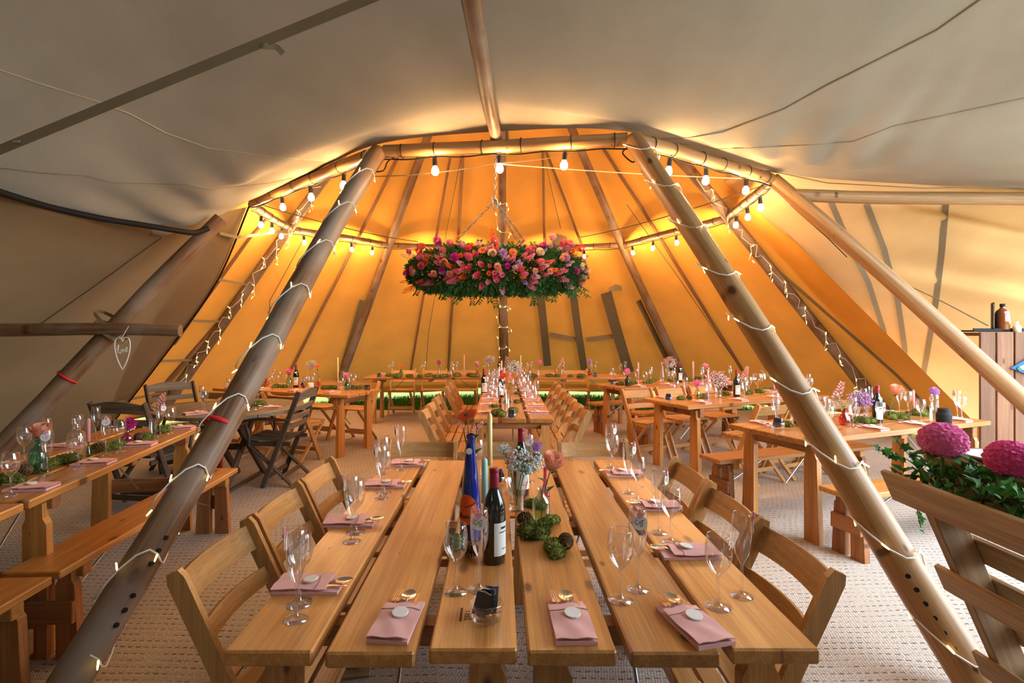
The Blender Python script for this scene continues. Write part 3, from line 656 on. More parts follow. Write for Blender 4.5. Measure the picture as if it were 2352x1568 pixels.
def trestle_parts(L, Wd, H, nplank, gap, th, legw, brace_z, pm, inset=.2, brace=True, bh=.055):
    """table or bench along local x; parts are planks, battens, legs, stretchers and steel struts"""
    parts = []; pw = (Wd-gap*(nplank-1))/nplank
    for i in range(nplank):
        y = -Wd/2+pw/2+i*(pw+gap); g = M(); g.box((R.uniform(-.008, .008), y, H-th/2), (L, pw, th), 'x', .005); parts.append(('plank', g.mesh('plank', pm)))
    for sx in (-1, 1):
        x = sx*(L/2-inset); g = M(); g.box((x, 0, H-th-bh/2), (.06, Wd*.96, bh), 'y', .004); parts.append(('batten', g.mesh('batten', REDPINE if nplank > 1 else pm)))
        for sy in (-1, 1):
            g = leg_mesh(legw, .045, H-th-.02, sy*.012, True); g.v = [(p[0]+x+sx*.04, p[1]+sy*(Wd/2-legw*.55-.02), p[2]) for p in g.v]
            parts.append(('leg', g.mesh('leg', PINE if nplank > 1 else REDPINE)))
        if brace: g = M(); g.box((x+sx*.075, 0, brace_z), (.025, Wd*.88, .10), 'y', .003); parts.append(('stretcher', g.mesh('stretcher', REDPINE)))
        g = M(); g.tube([(x-sx*.02, 0, brace_z), (x-sx*.42, 0, H-th-.01)], .006, 6); parts.append(('strut', g.mesh('strut', GALV)))
    if nplank > 1:
        g = M(); g.box((0, 0, H-th-.0175), (.07, Wd*.94, .035), 'y', .004); parts.append(('batten', g.mesh('batten', REDPINE)))
    return parts
TAB = trestle_parts(1.83, .69, TZ, 3, .032, .038, .10, .34, PINE, brace=False)
TABB = trestle_parts(1.83, .69, TZ, 3, .014, .038, .10, .34, PINE)
TABL = trestle_parts(2.15, .69, TZ, 3, .012, .038, .10, .34, PINE, brace=False, bh=.09)
TABM = trestle_parts(1.83, .69, TZ, 3, .032, .038, .10, .34, PINE, inset=.06, brace=False)
BENCH = trestle_parts(1.75, .25, .45, 1, 0, .035, .085, .22, PINE, inset=.17)
TABLES = {}
def table(key, label, cx, cy, a, parts=TAB, group='pine trestle tables'):
    TABLES[key] = (cx, cy, a); return inst(parts, 'trestle_table', label, 'table', group, (cx, cy, 0), a)
HALF = PI/2
table('NL', 'slatted pine trestle table holding the tall blue bottle', -.304, 2.15, HALF)
table('NR', 'slatted pine trestle table holding the moss and peach rose', .411, 2.15, HALF)
table('M1', 'narrow pine trestle table end-on behind the rose table', .12, 5.42, HALF, TABM)
table('M2', 'pine trestle table joining the narrow row to the far table', .12, 7.27, HALF, TABM)
table('F1', 'far pine trestle table beneath the slim rafters', -1.13, 8.86, 0, TABL)
table('F2', 'far pine trestle table beneath the olive flaps', 1.045, 8.86, 0, TABL)
aL = math.radians(98.5)
table('L1', 'pine trestle table along the tan wall with glass decanter', -2.557, 3.184, aL, TABB)
table('L2', 'pine trestle table along the tan wall, nearest the leaning pole foot', -2.283, 1.345, aL, TABB)
aT = math.atan2(.36, .93)
table('T1', 'pine trestle table beside the flower planter', 2.98, 4.33, aT, TABL)
table('T2', 'pine trestle table with the slatted pale chairs', 2.72, 6.01, math.atan2(.41, .91), TABL)
table('T3', 'pine trestle table between low benches near the back', 2.47, 7.61, math.atan2(.4, .92), TABL)
table('LB', 'pine trestle table with orange-lit chairs behind the dark round table', -2.65, 6.85, math.atan2(-.36, .93), TABL)
def bench(label, cx, cy, a): return inst(BENCH, 'bench', label, 'bench', 'pine benches', (cx, cy, 0), a)
bench('pine plank bench in front of the decanter table', -2.09, 3.17, math.radians(93))
bench('pine plank bench at the foot of the weathered leaning pole', -1.995, 1.38, math.radians(93))
bench('pine bench under the table edge beside the planter', 3.05, 3.72, aT-.08)
bench('pine bench on the far side of the planter table', 2.58, 4.66, aT-.05)
bench('low bench on the aisle side of the benched table near the back', 2.55, 7.12, math.atan2(.4, .92))
bench('low bench behind the benched table near the back', 2.15, 8.05, math.atan2(.4, .92))
# ---- folding chair, faces local +y
def chair_parts(m):
    parts = []; W2 = .215
    slope = .46; yb = -.27; H = .80
    def ry(z): return yb+(H-z)*slope
    for s_ in (-1, 1):
        g = M(); d = V((0, slope*-1*-1, -1))
        pts = []
        for z, w in ((0, .044), (.40, .052), (.70, .056), (.775, .056), (.80, .036)):
            y = ry(z); n_ = V((0, 1, slope)).normalized()
            for sx, sn in ((-1, -1), (1, -1), (1, 1), (-1, 1)): pts.append(V((s_*W2+sx*.011, y, z))+n_*(sn*w/2)*1.0)
        fs = [(3, 2, 1, 0), (16, 17, 18, 19)]+[(i*4+j, i*4+(j+1) % 4, (i+1)*4+(j+1) % 4, (i+1)*4+j) for i in range(4) for j in range(4)]
        g.add(pts, fs, [(p.z, p.y, p.x) for p in pts]); parts.append(('side_rail', g.mesh('side_rail', m)))
        g = M(); g.beam((s_*(W2-.028), .17, .43), (s_*(W2-.028), -.24, .0), .020, .042, (0, 1, 1)); parts.append(('leg', g.mesh('leg', m)))
        g = M(); g.box((s_*(W2-.028), .0, .425), (.020, .37, .038), 'y', .003); parts.append(('seat_rail', g.mesh('seat_rail', m)))
    for zc, hh in ((.735, .085), (.60, .055)):
        rows = []
        for i in range(9):
            x = -W2+2*W2*i/8; bow = -.030*(1-(i/4-1)**2)
            rows.append([V((x, ry(zc-hh/2)+bow, zc-hh/2)), V((x, ry(zc+hh/2)+bow, zc+hh/2))])
        g = M(); g.slab(rows, .016, 0, False); g.g = [(p[0], p[2], p[1]) for p in g.v]; parts.append(('back_slat', g.mesh('back_slat', m)))
    for i in range(5):
        g = M(); g.box((0, -.155+i*.078, .452-.006*math.sin(PI*i/4)), (.42, .066, .014), 'x', .003); parts.append(('seat_slat', g.mesh('seat_slat', m)))
    g = M(); g.box((0, ry(.13), .13), (.42, .014, .045), 'x', .002); parts.append(('stretcher', g.mesh('stretcher', m)))
    g = M(); g.box((0, -.24+.12*.953, .12), (.37, .014, .04), 'x', .002); parts.append(('stretcher', g.mesh('stretcher', m)))
    return parts
CH = chair_parts(PINE_CH)
ORD = ['first', 'second', 'third', 'fourth', 'fifth', 'sixth', 'seventh', 'eighth', 'ninth', 'tenth', 'eleventh', 'twelfth']
def chair(label, x, y, face, group): return inst(CH, 'folding_chair', label, 'chair', group, (x, y, 0), face-HALF)
# near pair of tables (side rails stand at the table edge)
for i, y in enumerate((1.75, 2.225, 2.70)):
    chair('pine folding chair, %s from the aisle end, beside the blue bottle table' % ORD[i], -.90+.27-.05, y, 0, 'chairs beside the blue bottle table')
    chair('pine folding chair, %s from the aisle end, beside the rose table' % ORD[i], .967-.27+.02, y, PI, 'chairs beside the rose table')
for x, lb in ((-.50, 'tucked into the far end of the blue bottle table'), (.05, 'behind the vases where the two near tables meet'), (.60, 'tucked into the far end of the rose table')):
    chair('pale pine folding chair ' + lb, x, 3.15, -HALF, 'chairs at the far end of the near tables')
for i, y in enumerate((4.77, 5.22, 5.67, 6.78, 7.24)):
    chair('pine folding chair, %s along the moss-less side of the narrow row' % ORD[i], -.42, y, 0, 'chairs on the blue bottle side of the narrow row')
for i, y in enumerate((4.77, 5.21, 5.65, 6.09, 6.63, 7.08)):
    chair('pine folding chair, %s in the stacked-looking row beside the narrow tables' % ORD[i], .66-.2+.05, y, PI, 'chairs on the planter side of the narrow row')
for i, x in enumerate((-1.76, -1.19, -.62, .26, .83, 1.38)):
    chair('folding chair, %s counted from the rafter end, behind the far tables' % ORD[i], x, 9.42, -HALF, 'chairs behind the far tables')
a = TABLES['LB'][2]
for i, t in enumerate((.55, .02, -.5)):
    p = V((TABLES['LB'][0], TABLES['LB'][1], 0))+rotz((t, -.54, 0), a); chair('orange-lit pine folding chair, %s from the aisle, behind the dark armchair' % ORD[i], p.x, p.y, a+HALF, 'chairs in front of the table behind the dark round table')
for i, t in enumerate((.5, -.1)):
    p = V((TABLES['LB'][0], TABLES['LB'][1], 0))+rotz((t, .56, 0), a); chair('pine folding chair, %s from the aisle, between the back canvas and the orange-lit table' % ORD[i], p.x, p.y, a-HALF, 'chairs between back canvas and orange-lit table')
a = TABLES['T2'][2]
for i, t in enumerate((-.42, .10, .62)):
    p = V((TABLES['T2'][0], TABLES['T2'][1], 0))+rotz((t, -.53, 0), a); chair('pale folding chair, %s from the aisle, with its back to the planter table' % ORD[i], p.x, p.y, a+HALF, 'pale chairs with backs to the planter table')
for i, t in enumerate((-.80, -.28, .25)):
    p = V((TABLES['T2'][0], TABLES['T2'][1], 0))+rotz((t, .54, 0), a); chair('pine folding chair, %s from the aisle, between the benched table and the pale chairs table' % ORD[i], p.x, p.y, a-HALF, 'chairs between the benched table and the pale chairs table')
# ---- dark folding armchair, faces local +y
def armchair_parts():
    parts = []; W2 = .25; sl = .38; yb = -.30; H = .92
    def ry(z): return yb+(H-z)*sl
    for s_ in (-1, 1):
        g = M(); g.beam((s_*W2, ry(0), 0), (s_*W2, ry(H), H), .024, .048, (0, 1, .3), .006); parts.append(('side_rail', g.mesh('side_rail', TEAK)))
        g = M(); g.beam((s_*(W2-.03), .20, .42), (s_*(W2-.03), -.24, 0), .022, .046, (0, 1, 1), .005); parts.append(('leg', g.mesh('leg', TEAK)))
        g = M(); g.box((s_*(W2-.03), 0.0, .415), (.022, .42, .04), 'y', .004); parts.append(('seat_rail', g.mesh('seat_rail', TEAK)))
        pts = catmull([V((s_*(W2+.035), ry(.64)-.02, .64)), V((s_*(W2+.04), .06, .655)), V((s_*(W2+.045), .20, .635)), V((s_*(W2+.045), .245, .60))], 4)
        g = ribbon(pts, .05, .022, (0, 0, 1)); g.g = [(p[1], p[0], p[2]) for p in g.v]; parts.append(('armrest', g.mesh('armrest', TEAK)))
        g = M(); g.tube(catmull([V((s_*(W2+.035), .20, .62)), V((s_*(W2+.04), .16, .52)), V((s_*(W2+.02), .17, .41))], 4), .016, 6); parts.append(('arm_support', g.mesh('arm_support', TEAK)))
    for zc, hh, arch in ((.86, .075, .035), (.755, .05, 0), (.665, .05, 0), (.575, .05, 0)):
        rows = []
        for i in range(11):
            u = i/5-1; x = u*W2; up = arch*(1-u*u); bow = -.02*(1-u*u)
            rows.append([V((x, ry(zc)+bow, zc-hh/2+up*.4)), V((x, ry(zc)+bow-.012, zc+hh/2+up))])
        g = M(); g.slab(rows, .016); g.g = [(p[0], p[2], p[1]) for p in g.v]; parts.append(('back_slat', g.mesh('back_slat', GREYTEAK)))
    for i in range(6):
        x = -.19+i*.076; pts = catmull([V((x, -.20, .455)), V((x, -.05, .435)), V((x, .10, .445)), V((x, .22, .46))], 4)
        g = ribbon(pts, .058, .014, (0, 0, 1)); g.g = [(p[1], p[0], p[2]) for p in g.v]; parts.append(('seat_slat', g.mesh('seat_slat', GREYTEAK)))
    for y, z in ((ry(.10), .10), (-.24+.10*1.05, .10), (.20, .42)):
        g = M(); g.box((0, y, z), (.48, .018, .045), 'x', .003); parts.append(('stretcher', g.mesh('stretcher', TEAK)))
    return parts
ARM = armchair_parts()
for lb, x, y, f in (('dark slatted folding armchair facing the round table, behind the plank bench end', -2.22, 5.28, PI), ('dark slatted folding armchair against the ochre canvas beyond the round table', -3.45, 5.75, -.55), ('dark folding armchair with its back to the decanter table', -3.05, 4.55, HALF-.15)):
    inst(ARM, 'folding_armchair', lb, 'chair', 'dark folding armchairs', (x, y, 0), f-HALF)
# dark round table
parts = []; r_ = .66; nb = 7
for i in range(nb):
    x0 = -r_+2*r_*i/nb+.004; x1 = -r_+2*r_*(i+1)/nb-.004; rows = []
    xs_ = [x0+(x1-x0)*k/6 for k in range(7)]
    rows = [[V((x, -math.sqrt(max(.002, r_*r_-x*x)), TZ-.03)), V((x, math.sqrt(max(.002, r_*r_-x*x)), TZ-.03))] for x in xs_]
    g = M(); g.slab(rows, -.03 if (rows[-1][0]-rows[0][0]).cross(rows[0][1]-rows[0][0]).z < 0 else .03); g.g = [(p[1], p[0], p[2]) for p in g.v]; parts.append(('board', g.mesh('board', GREYTEAK)))
for s_ in (-1, 1):
    for t in (-1, 1):
        g = M(); g.beam((s_*.14+t*.019, t*.38, .0), (s_*.14+t*.019, -t*.30, TZ-.03), .035, .06, (0, 1, 0), .004); parts.append(('leg', g.mesh('leg', TEAK)))
    g = M(); g.beam((s_*.14, -.38, .015), (s_*.14, .38, .015), .04, .03); parts.append(('foot_rail', g.mesh('foot_rail', TEAK)))
g = M(); g.box((0, 0, .36), (.26, .03, .06)); parts.append(('stretcher', g.mesh('stretcher', TEAK)))
inst(parts, 'round_table', 'dark weathered round garden table behind the weathered pole', 'table', None, (-2.65, 5.2, 0), 0)
TABLES['RD'] = (-2.65, 5.2, 0)
# ================================================================== TABLEWARE TEMPLATES
def lathe_mesh(name, prof, m, n=18): g = M(); g.lathe(prof, n); return g.mesh(name, m)
def sc_(prof, k): return [(r*k, z*k) for r, z in prof]
WPROF = sc_([(.0001, .0005), (.036, .0005), (.0365, .002), (.014, .006), (.006, .013), (.0042, .03), (.0042, .082), (.009, .094), (.021, .105), (.032, .124), (.0365, .146), (.0358, .172), (.0315, .203), (.0307, .2045), (.0303, .203)], .96)
FPROF = sc_([(.0001, .0005), (.032, .0005), (.0325, .002), (.012, .006), (.005, .013), (.0037, .03), (.0037, .088), (.008, .10), (.018, .119), (.0248, .150), (.0272, .185), (.0266, .213), (.0243, .238), (.0236, .2392), (.0232, .238)], .985)
WINE = lathe_mesh('wine_glass', WPROF, STEMGLASS, 22); FLUTE = lathe_mesh('champagne_flute', FPROF, STEMGLASS, 20)
WINE_F = lathe_mesh('wine_glass', WPROF, GLASS, 12); FLUTE_F = lathe_mesh('champagne_flute', FPROF, GLASS, 12)
# tag on the flute rim: disc, heart peg, lettering
def tag_parts():
    g = M(); X = Matrix.Rotation(HALF, 4, 'X'); g.lathe([(.0001, -.0006), (.021, -.0006), (.021, .0006), (.0001, .0006)], 20, (0, -.0295, -.028), 0, False, X)
    d = g.mesh('disc', WHITEDISC); g = M()
    hp_ = [(0, -.012), (.009, -.002), (.010, .003), (.006, .007), (0, .003), (-.006, .007), (-.010, .003), (-.009, -.002)]
    q = [V((x, -.034, z-.004)) for x, z in hp_]; g.add(q+[p+V((0, .003, 0)) for p in q], [tuple(range(8)), tuple(range(15, 7, -1))]+[(i, 8+i, 8+(i+1) % 8, (i+1) % 8) for i in range(8)])
    g.box((0, -.030, -.002), (.006, .006, .028), 'z', .001); h = g.mesh('heart_peg', P_LPINK)
    st = [[(-.006, -.020), (-.011, -.021), (-.013, -.028), (-.009, -.033), (-.004, -.030)], [(-.003, -.026), (.001, -.024), (-.001, -.030), (.003, -.031)], [(.003, -.020), (.011, -.020), (.007, -.021), (.007, -.034), (.003, -.039), (.001, -.035)]]
    g = M()
    for s_ in st: g.tube(catmull([V((x, -.0308, z)) for x, z in s_], 3), .0006, 4)
    return [('disc', d, [('lettering', g.mesh('lettering', INK))]), ('heart_peg', h)]
TAGP = tag_parts()
# napkin, cutlery towards +y
def napkin_parts(w=.10, L=.19):
    def z(x, y, o): return .003+o+.0015*math.sin(x*70+y*25)+.0012*math.sin(y*60)
    g = M()
    rows = [[V((-w/2+w*i/8+.006*(j/10-.5)*0, -L/2+L*j/10, z(i*.1, j*.1, .007+.004*math.sin(PI*i/8)*math.sin(PI*j/10)))) for i in range(9)] for j in range(11)]
    top = rows; bot = [[V((p.x, p.y, .0005)) for p in r] for r in rows]
    g.grid(top); g.grid([r[::-1] for r in bot])
    g.grid([[p for p in bot[0]], [p for p in top[0]]]); g.grid([[p for p in top[-1]], [p for p in bot[-1]]])
    g.grid([[r[0] for r in top], [r[0] for r in bot]]); g.grid([[r[-1] for r in bot], [r[-1] for r in top]])
    cloth = g.mesh('cloth', PINKCLOTH)
    g = M()                                                   # pocket front
    rows = [[V((-w/2+w*i/8, -L/2+L*.82*j/8, .0155+.004*math.sin(PI*i/8)*(.4+.6*j/8)+.0018*math.sin(i*1.3+j))) for i in range(9)] for j in range(9)]
    g.slab(rows, .0025 if (rows[-1][0]-rows[0][0]).cross(rows[0][-1]-rows[0][0]).z > 0 else -.0025, 0, True); pocket = g.mesh('pocket', PINKCLOTH)
    g = M(); yy = L*.16; g.tube([V((x*w/2*1.02, yy+.004*math.sin(x*3), .019+.0045*(1-x*x))) for x in [-1+i/5 for i in range(11)]], .0012, 5); tw = g.mesh('twine', TWINE)
    g = M(); X = Matrix.Rotation(.12, 4, 'X'); g.lathe([(.0001, 0), (.021, 0), (.0215, .002), (.0205, .004), (.0001, .004)], 20, (.006, yy-.026, .0245), 0, False, X); disc = g.mesh('clay_disc', WHITEDISC)
    return [('cloth', cloth), ('pocket', pocket), ('twine', tw), ('clay_disc', disc)]
NAPKIN = napkin_parts()
def spoon_mesh():
    g = M(); rows = []
    for j in range(9):
        t = j/8; y = .095-.022+.056*t; w = .0195*math.sqrt(max(.0, 1-(2*t-1)**2*.98))*(1.05-.1*t)
        rows.append([V((w*(i/3-1), y, .021-.005*(1-(i/3-1)**2)*math.sin(PI*t)+.003*t)) for i in range(7)])
    g.grid(rows); g.grid([[p-V((0, 0, .0012)) for p in r[::-1]] for r in rows])
    g.tube([V((0, -.055, .0105)), V((0, .03, .0105)), V((0, .06, .014)), V((0, .078, .0205))], [.003, .0025, .0025, .004], 6); return g.mesh('spoon', STEEL)
def fork_mesh():
    g = M(); g.tube([V((0, -.055, .0105)), V((0, .03, .0105)), V((0, .072, .019))], [.003, .0025, .004], 6)
    g.box((0, .080, .0195), (.021, .022, .002), 'y', .001)
    for x in (-.009, -.003, .003, .009): g.box((x, .110, .021), (.0026, .044, .0018), 'y', .0006)
    return g.mesh('fork', STEEL)
def knife_mesh():
    g = M(); g.tube([V((0, -.055, .0105)), V((0, .03, .0105)), V((0, .06, .015))], [.003, .003, .003], 6); g.box((0, .085, .0185), (.010, .065, .0018), 'y', .0006); return g.mesh('knife', STEEL)
SPOON, FORK, KNIFE = spoon_mesh(), fork_mesh(), knife_mesh()
# bottles
def wine_bottle_parts(neck_label=False):
    body = lathe_mesh('body', [(.0001, .001), (.035, .001), (.0375, .004), (.0375, .165), (.036, .185), (.028, .208), (.019, .228), (.0150, .245), (.0143, .30), (.0001, .30)], DARKB, 24)
    cap = lathe_mesh('capsule', [(.0152, .238), (.0156, .239), (.0156, .288), (.0152, .289), (.0160, .290), (.0160, .301), (.0145, .304), (.0001, .304)], REDCAP, 18)
    def lab(r, z0, z1, a0, a1, m, nm):
        g = M(); g.grid([[V((r*math.cos(a0+(a1-a0)*i/12), r*math.sin(a0+(a1-a0)*i/12), z)) for i in range(13)] for z in (z0, z1)]); return g.mesh(nm, m)
    pr = []
    for k, (z, s0, s1) in enumerate(((.115, -.35, .3), (.103, -.5, .45), (.05, -.25, .2))):
        g = M(); g.grid([[V((.0381*math.cos(-HALF+s0+(s1-s0)*i/6), .0381*math.sin(-HALF+s0+(s1-s0)*i/6), zz)) for i in range(7)] for zz in (z, z+(.007 if k == 0 else .003))]); pr.append(('print_line', g.mesh('print_line', INK)))
    parts = [('body', body), ('capsule', cap), ('label', lab(.0378, .03, .135, -HALF-.95, -HALF+.95, LABEL, 'label'), pr),
             ('back_label', lab(.0378, .025, .11, HALF-.8, HALF+.8, LABEL2, 'back_label'))]
    if neck_label:
        g = M(); X = Matrix.Rotation(HALF*.62, 4, 'X'); g.lathe([(.0001, 0), (.016, 0), (.016, .001), (.0001, .001)], 14, (0, -.0305, .200), 0, False, X); parts.append(('neck_label', g.mesh('neck_label', LABEL)))
    return parts
WB, WBN = wine_bottle_parts(), wine_bottle_parts(True)
VP = {  # vase outlines (radius, height)
 'decanter': [(.0001, .002), (.040, .002), (.042, .006), (.042, .145), (.036, .165), (.018, .182), (.017, .19), (.021, .20), (.0165, .206), (.0165, .235), (.020, .24), (.019, .25)],
 'carafe': [(.0001, .002), (.034, .002), (.036, .01), (.034, .09), (.022, .18), (.015, .23), (.0145, .27), (.018, .285)],
 'apoth': [(.0001, .002), (.042, .002), (.044, .008), (.044, .10), (.036, .125), (.018, .140), (.0155, .15), (.0155, .165), (.021, .170), (.021, .176)],
 'bulb': [(.0001, .002), (.020, .002), (.036, .02), (.040, .04), (.034, .06), (.018, .078), (.0155, .09), (.0165, .105), (.021, .110)],
 'tumbler': [(.0001, .003), (.026, .003), (.028, .008), (.031, .06), (.033, .10)],
 'crystal': [(.0001, .004), (.036, .004), (.038, .01), (.035, .02), (.036, .06), (.041, .10), (.050, .135), (.052, .140)],
 'bud': [(.0001, .002), (.022, .002), (.026, .012), (.024, .05), (.012, .085), (.0095, .13), (.0105, .16), (.016, .175)],
 'blue': [(.0001, .001), (.037, .001), (.040, .006), (.0385, .08), (.034, .15), (.026, .23), (.0185, .30), (.0145, .335), (.0138, .355), (.0158, .357), (.0158, .366), (.0130, .372), (.0120, .372)],
 'jar': [(.0001, .003), (.036, .003), (.040, .006), (.041, .035), (.040, .042), (.0385, .044), (.037, .042)],
 'cylinder': [(.0001, .003), (.024, .003), (.026, .006), (.026, .115)],
 'goblet': [(.0001, .0005), (.038, .0005), (.012, .008), (.005, .02), (.005, .075), (.02, .09), (.05, .12), (.056, .155), (.048, .195)],
 'mug': [(.0001, .002), (.028, .002), (.032, .004), (.034, .08), (.032, .08), (.030, .006)]}
VM = {}
def vase_mesh(k, m, ribs=0):
    key = (k, m.name, ribs)
    if key not in VM:
        g = M(); n_ = 24 if ribs else 18; g.lathe(VP[k], n_)
        if ribs: g.v = [(p[0]*(1+(.035 if i % 2 else -.02)*(p[2] > .01)), p[1]*(1+(.035 if i % 2 else -.02)*(p[2] > .01)), p[2]) for i, p in enumerate(g.v)]
        VM[key] = g.mesh(k, m)
    return VM[key]
def vase(k, m, p, label, sc=1.0, ribs=0, name=None, rz=0):
    occupy(p, .055)
    nm = name or {'apoth': 'glass_bottle', 'carafe': 'glass_bottle', 'decanter': 'decanter', 'goblet': 'brandy_glass'}.get(k, 'bud_vase' if k == 'bud' else 'vase')
    return inst(vase_mesh(k, m, ribs), nm, label, 'glass' if k == 'goblet' else ('bottle' if 'bottle' in nm or nm == 'decanter' else 'vase'), None, p, rz, None, sc)
# blooms of unit radius
def fib(n, up=False):
    for i in range(n):
        z = 1-2*(i+.5)/n if not up else 1-(i+.5)/n*1.35; r = math.sqrt(max(0, 1-z*z)); a = i*2.39996; yield V((r*math.cos(a), r*math.sin(a), z))
def pom(m, n=90):
    g = M()
    for d in fib(n):
        L = R.uniform(.85, 1.08); s_ = basis(d)[1]; u_ = d.cross(s_); w = .20; a = d*.30; b = d*L
        g.add([a, b*.86+s_*w, b+u_*.10, b*.86-s_*w], [(0, 1, 2), (0, 2, 3)], None, 0, False)
    return g.mesh('bloom', m)
def gerb(m):
    g = M()
    for lay, (n_, L, z) in enumerate(((20, 1.0, 0.0), (16, .78, .07))):
        for i in range(n_):
            a = 2*PI*i/n_+lay*.2; d = V((math.cos(a), math.sin(a), .16)); s_ = V((-math.sin(a), math.cos(a), 0))
            q = [d*.18+s_*.05, d*.18-s_*.05, d*.6*L-s_*.13, d*L*.97-s_*.07+V((0, 0, -.06)), d*L*.97+s_*.07+V((0, 0, -.06)), d*.6*L+s_*.13]
            g.add([p+V((0, 0, z)) for p in q], [(0, 1, 2, 5), (5, 2, 3, 4)], None, 0, False)
    g.lathe([(.30, .04), (.26, .16), (.12, .20), (.0001, .19)], 12, (0, 0, 0), 1); return g.mesh('bloom', [m, FCENTRE])
def rose(m):
    g = M()
    for lay, (n_, r0, r1, z1, h0) in enumerate(((6, .62, .84, .62, -.80), (6, .55, .68, .86, -.65), (5, .35, .50, .92, -.5), (4, .2, .32, .78, -.3), (3, .08, .15, .76, -.2))):
        for i in range(n_):
            a0 = 2*PI*i/n_+lay*.7+R.uniform(-.1, .1); sp = 2*PI/n_*.68; rows = []
            for j in range(5):
                t = j/4; r = r0*.35+(r1-r0*.35)*math.sin(t*HALF)**.8; z = h0+(z1-h0)*t; curl = (.16 if lay < 2 else .03)*max(0, t-.7)/.3
                rows.append([V(((r+curl)*math.cos(a0+sp*(k/2-1)*(1-.12*t)), (r+curl)*math.sin(a0+sp*(k/2-1)*(1-.12*t)), z-abs(k/2-1)**2*.14*t-curl*.4)) for k in range(5)])
            g.grid(rows)
    return g.mesh('bloom', m)
def gyp(ms, n=260, squash=.75):
    g = M()
    for i in range(n):
        d = V((R.gauss(0, 1), R.gauss(0, 1), R.gauss(0, 1))).normalized(); p = d*R.uniform(.45, 1.0); p.z *= squash
        if p.z < -.45: p.z *= .5
        mi = min(len(ms)-1, int((p.x+1)/2*len(ms)+R.uniform(-.35, .35))) if len(ms) > 1 else 0
        g.ball(p, R.uniform(.05, .085), 5, 3, max(0, mi))
    k = len(ms)
    for i in range(40):
        d = V((R.gauss(0, 1), R.gauss(0, 1), R.gauss(.3, 1))).normalized()*.8; g.tube([V((0, 0, -.7)), d*.5+V((0, 0, -.1)), d], .010, 3, k, False)
    return g.mesh('blossom', list(ms)+[STEMM])
def spike(m, n=46):
    g = M()
    for i in range(n):
        t = i/n; a = i*2.4; r = .30*(1-t*.75); p = V((r*math.cos(a), r*math.sin(a), -1+2*t)); d = V((math.cos(a), math.sin(a), .5))
        for k in range(3): g.leaf(p*1.0, d+V((R.uniform(-.6, .6), R.uniform(-.6, .6), R.uniform(-.3, .6))), (0, 0, 1), .26*(1-t*.4), .17)
    return g.mesh('bloom', m)
BL = {}
def bloom(kind, m):
    key = (kind, m.name if not isinstance(m, tuple) else str([x.name for x in m]))
    if key not in BL: BL[key] = {'pom': pom, 'gerb': gerb, 'rose': rose, 'gyp': gyp, 'spike': spike}[kind](m if kind != 'gyp' else list(m) if isinstance(m, tuple) else [m])
    return BL[key]
def flower(kind, m, base, top, r, label, name, tilt=(0, 0), leaf=True, cat='flower'):
    base = V(base); top = V(top); e = tag(ob(name, None, None, base), label, cat); d = top-base
    pts = catmull([V((0, 0, 0)), d*.5+V((d.x*-.15, d.y*-.15, 0)), d], 4); g = M(); g.tube(pts, .0022, 5); ob('stem', g.mesh('stem', STEMM), e)
    rm = Matrix.Rotation(tilt[1], 3, 'Y') @ Matrix.Rotation(tilt[0], 3, 'X') @ Matrix.Rotation(R.uniform(0, 6), 3, 'Z'); b = ob('blossom' if kind == 'gyp' else 'bloom', bloom(kind, m), e, d, 0, rm.to_euler(), r)
    if kind == 'gyp': b['kind'] = 'stuff'
    if leaf:
        g = M()
        for k in range(3): t = .45+.17*k; a = k*2.2+R.uniform(0, 1); g.leaf(d*t, (math.cos(a), math.sin(a), .5), (0, 0, 1), .05, .022)
        ob('leaf', g.mesh('leaf', LEAFM), e)
    return e
def moss_mesh(seed):
    rr = random.Random(seed); g = M(); lobes = [(V((rr.uniform(-.6, .6), rr.uniform(-.35, .35), rr.uniform(.15, .3))), rr.uniform(.38, .55)) for _ in range(6)]
    for c, r in lobes:
        g.ball(c, r*.86, 9, 6, 0, .75)
        for i in range(210):
            d = V((rr.gauss(0, 1), rr.gauss(0, 1), rr.gauss(.25, 1))).normalized(); p = c+V((d.x, d.y, d.z*.75))*r*rr.uniform(.82, 1.0)
            if p.z < .02: continue
            g.leaf(p, d+V((rr.uniform(-.7, .7), rr.uniform(-.7, .7), rr.uniform(-.3, .7))), (rr.uniform(-1, 1), rr.uniform(-1, 1), .3), rr.uniform(.10, .2), rr.uniform(.05, .09))
    g.v = [(p[0], p[1], max(p[2], .0)) for p in g.v]; return g.mesh('moss_clump', MOSS)
MOSSM = [moss_mesh(i) for i in (1, 2, 3)]
def cone_mesh():
    g = M(); g.lathe([(.0001, -.03), (.012, -.022), (.015, 0), (.010, .025), (.0001, .035)], 8)
    for i in range(72):
        t = i/72; a = i*2.39996; z = -.026+.060*t; r = .024*math.sin(PI*(.16+.80*t))**.8; d = V((math.cos(a), math.sin(a), .25+.5*t)); p = V((r*.5*math.cos(a), r*.5*math.sin(a), z)); s_ = V((-math.sin(a), math.cos(a), 0))
        e = p+d*r*.62; w = .0075*(1.1-.5*t); up = V((0, 0, .0022)); g.add([p, e-s_*w, e+s_*w, e-s_*w+up, e+s_*w+up], [(0, 1, 2), (0, 4, 3), (1, 3, 4, 2)])
    return g.mesh('pine_cone', CONE_M)
CONE_T = cone_mesh()
OCC = []
def occupy(p, r): OCC.append((p[0], p[1], r))
def moss(p, label, s_=.07, rz=None):
    occupy(p, s_*1.05); return tag(ob('moss_clump', R.choice(MOSSM), None, p, R.uniform(0, 6) if rz is None else rz, None, s_), label, 'moss', 'moss clumps on the tables')
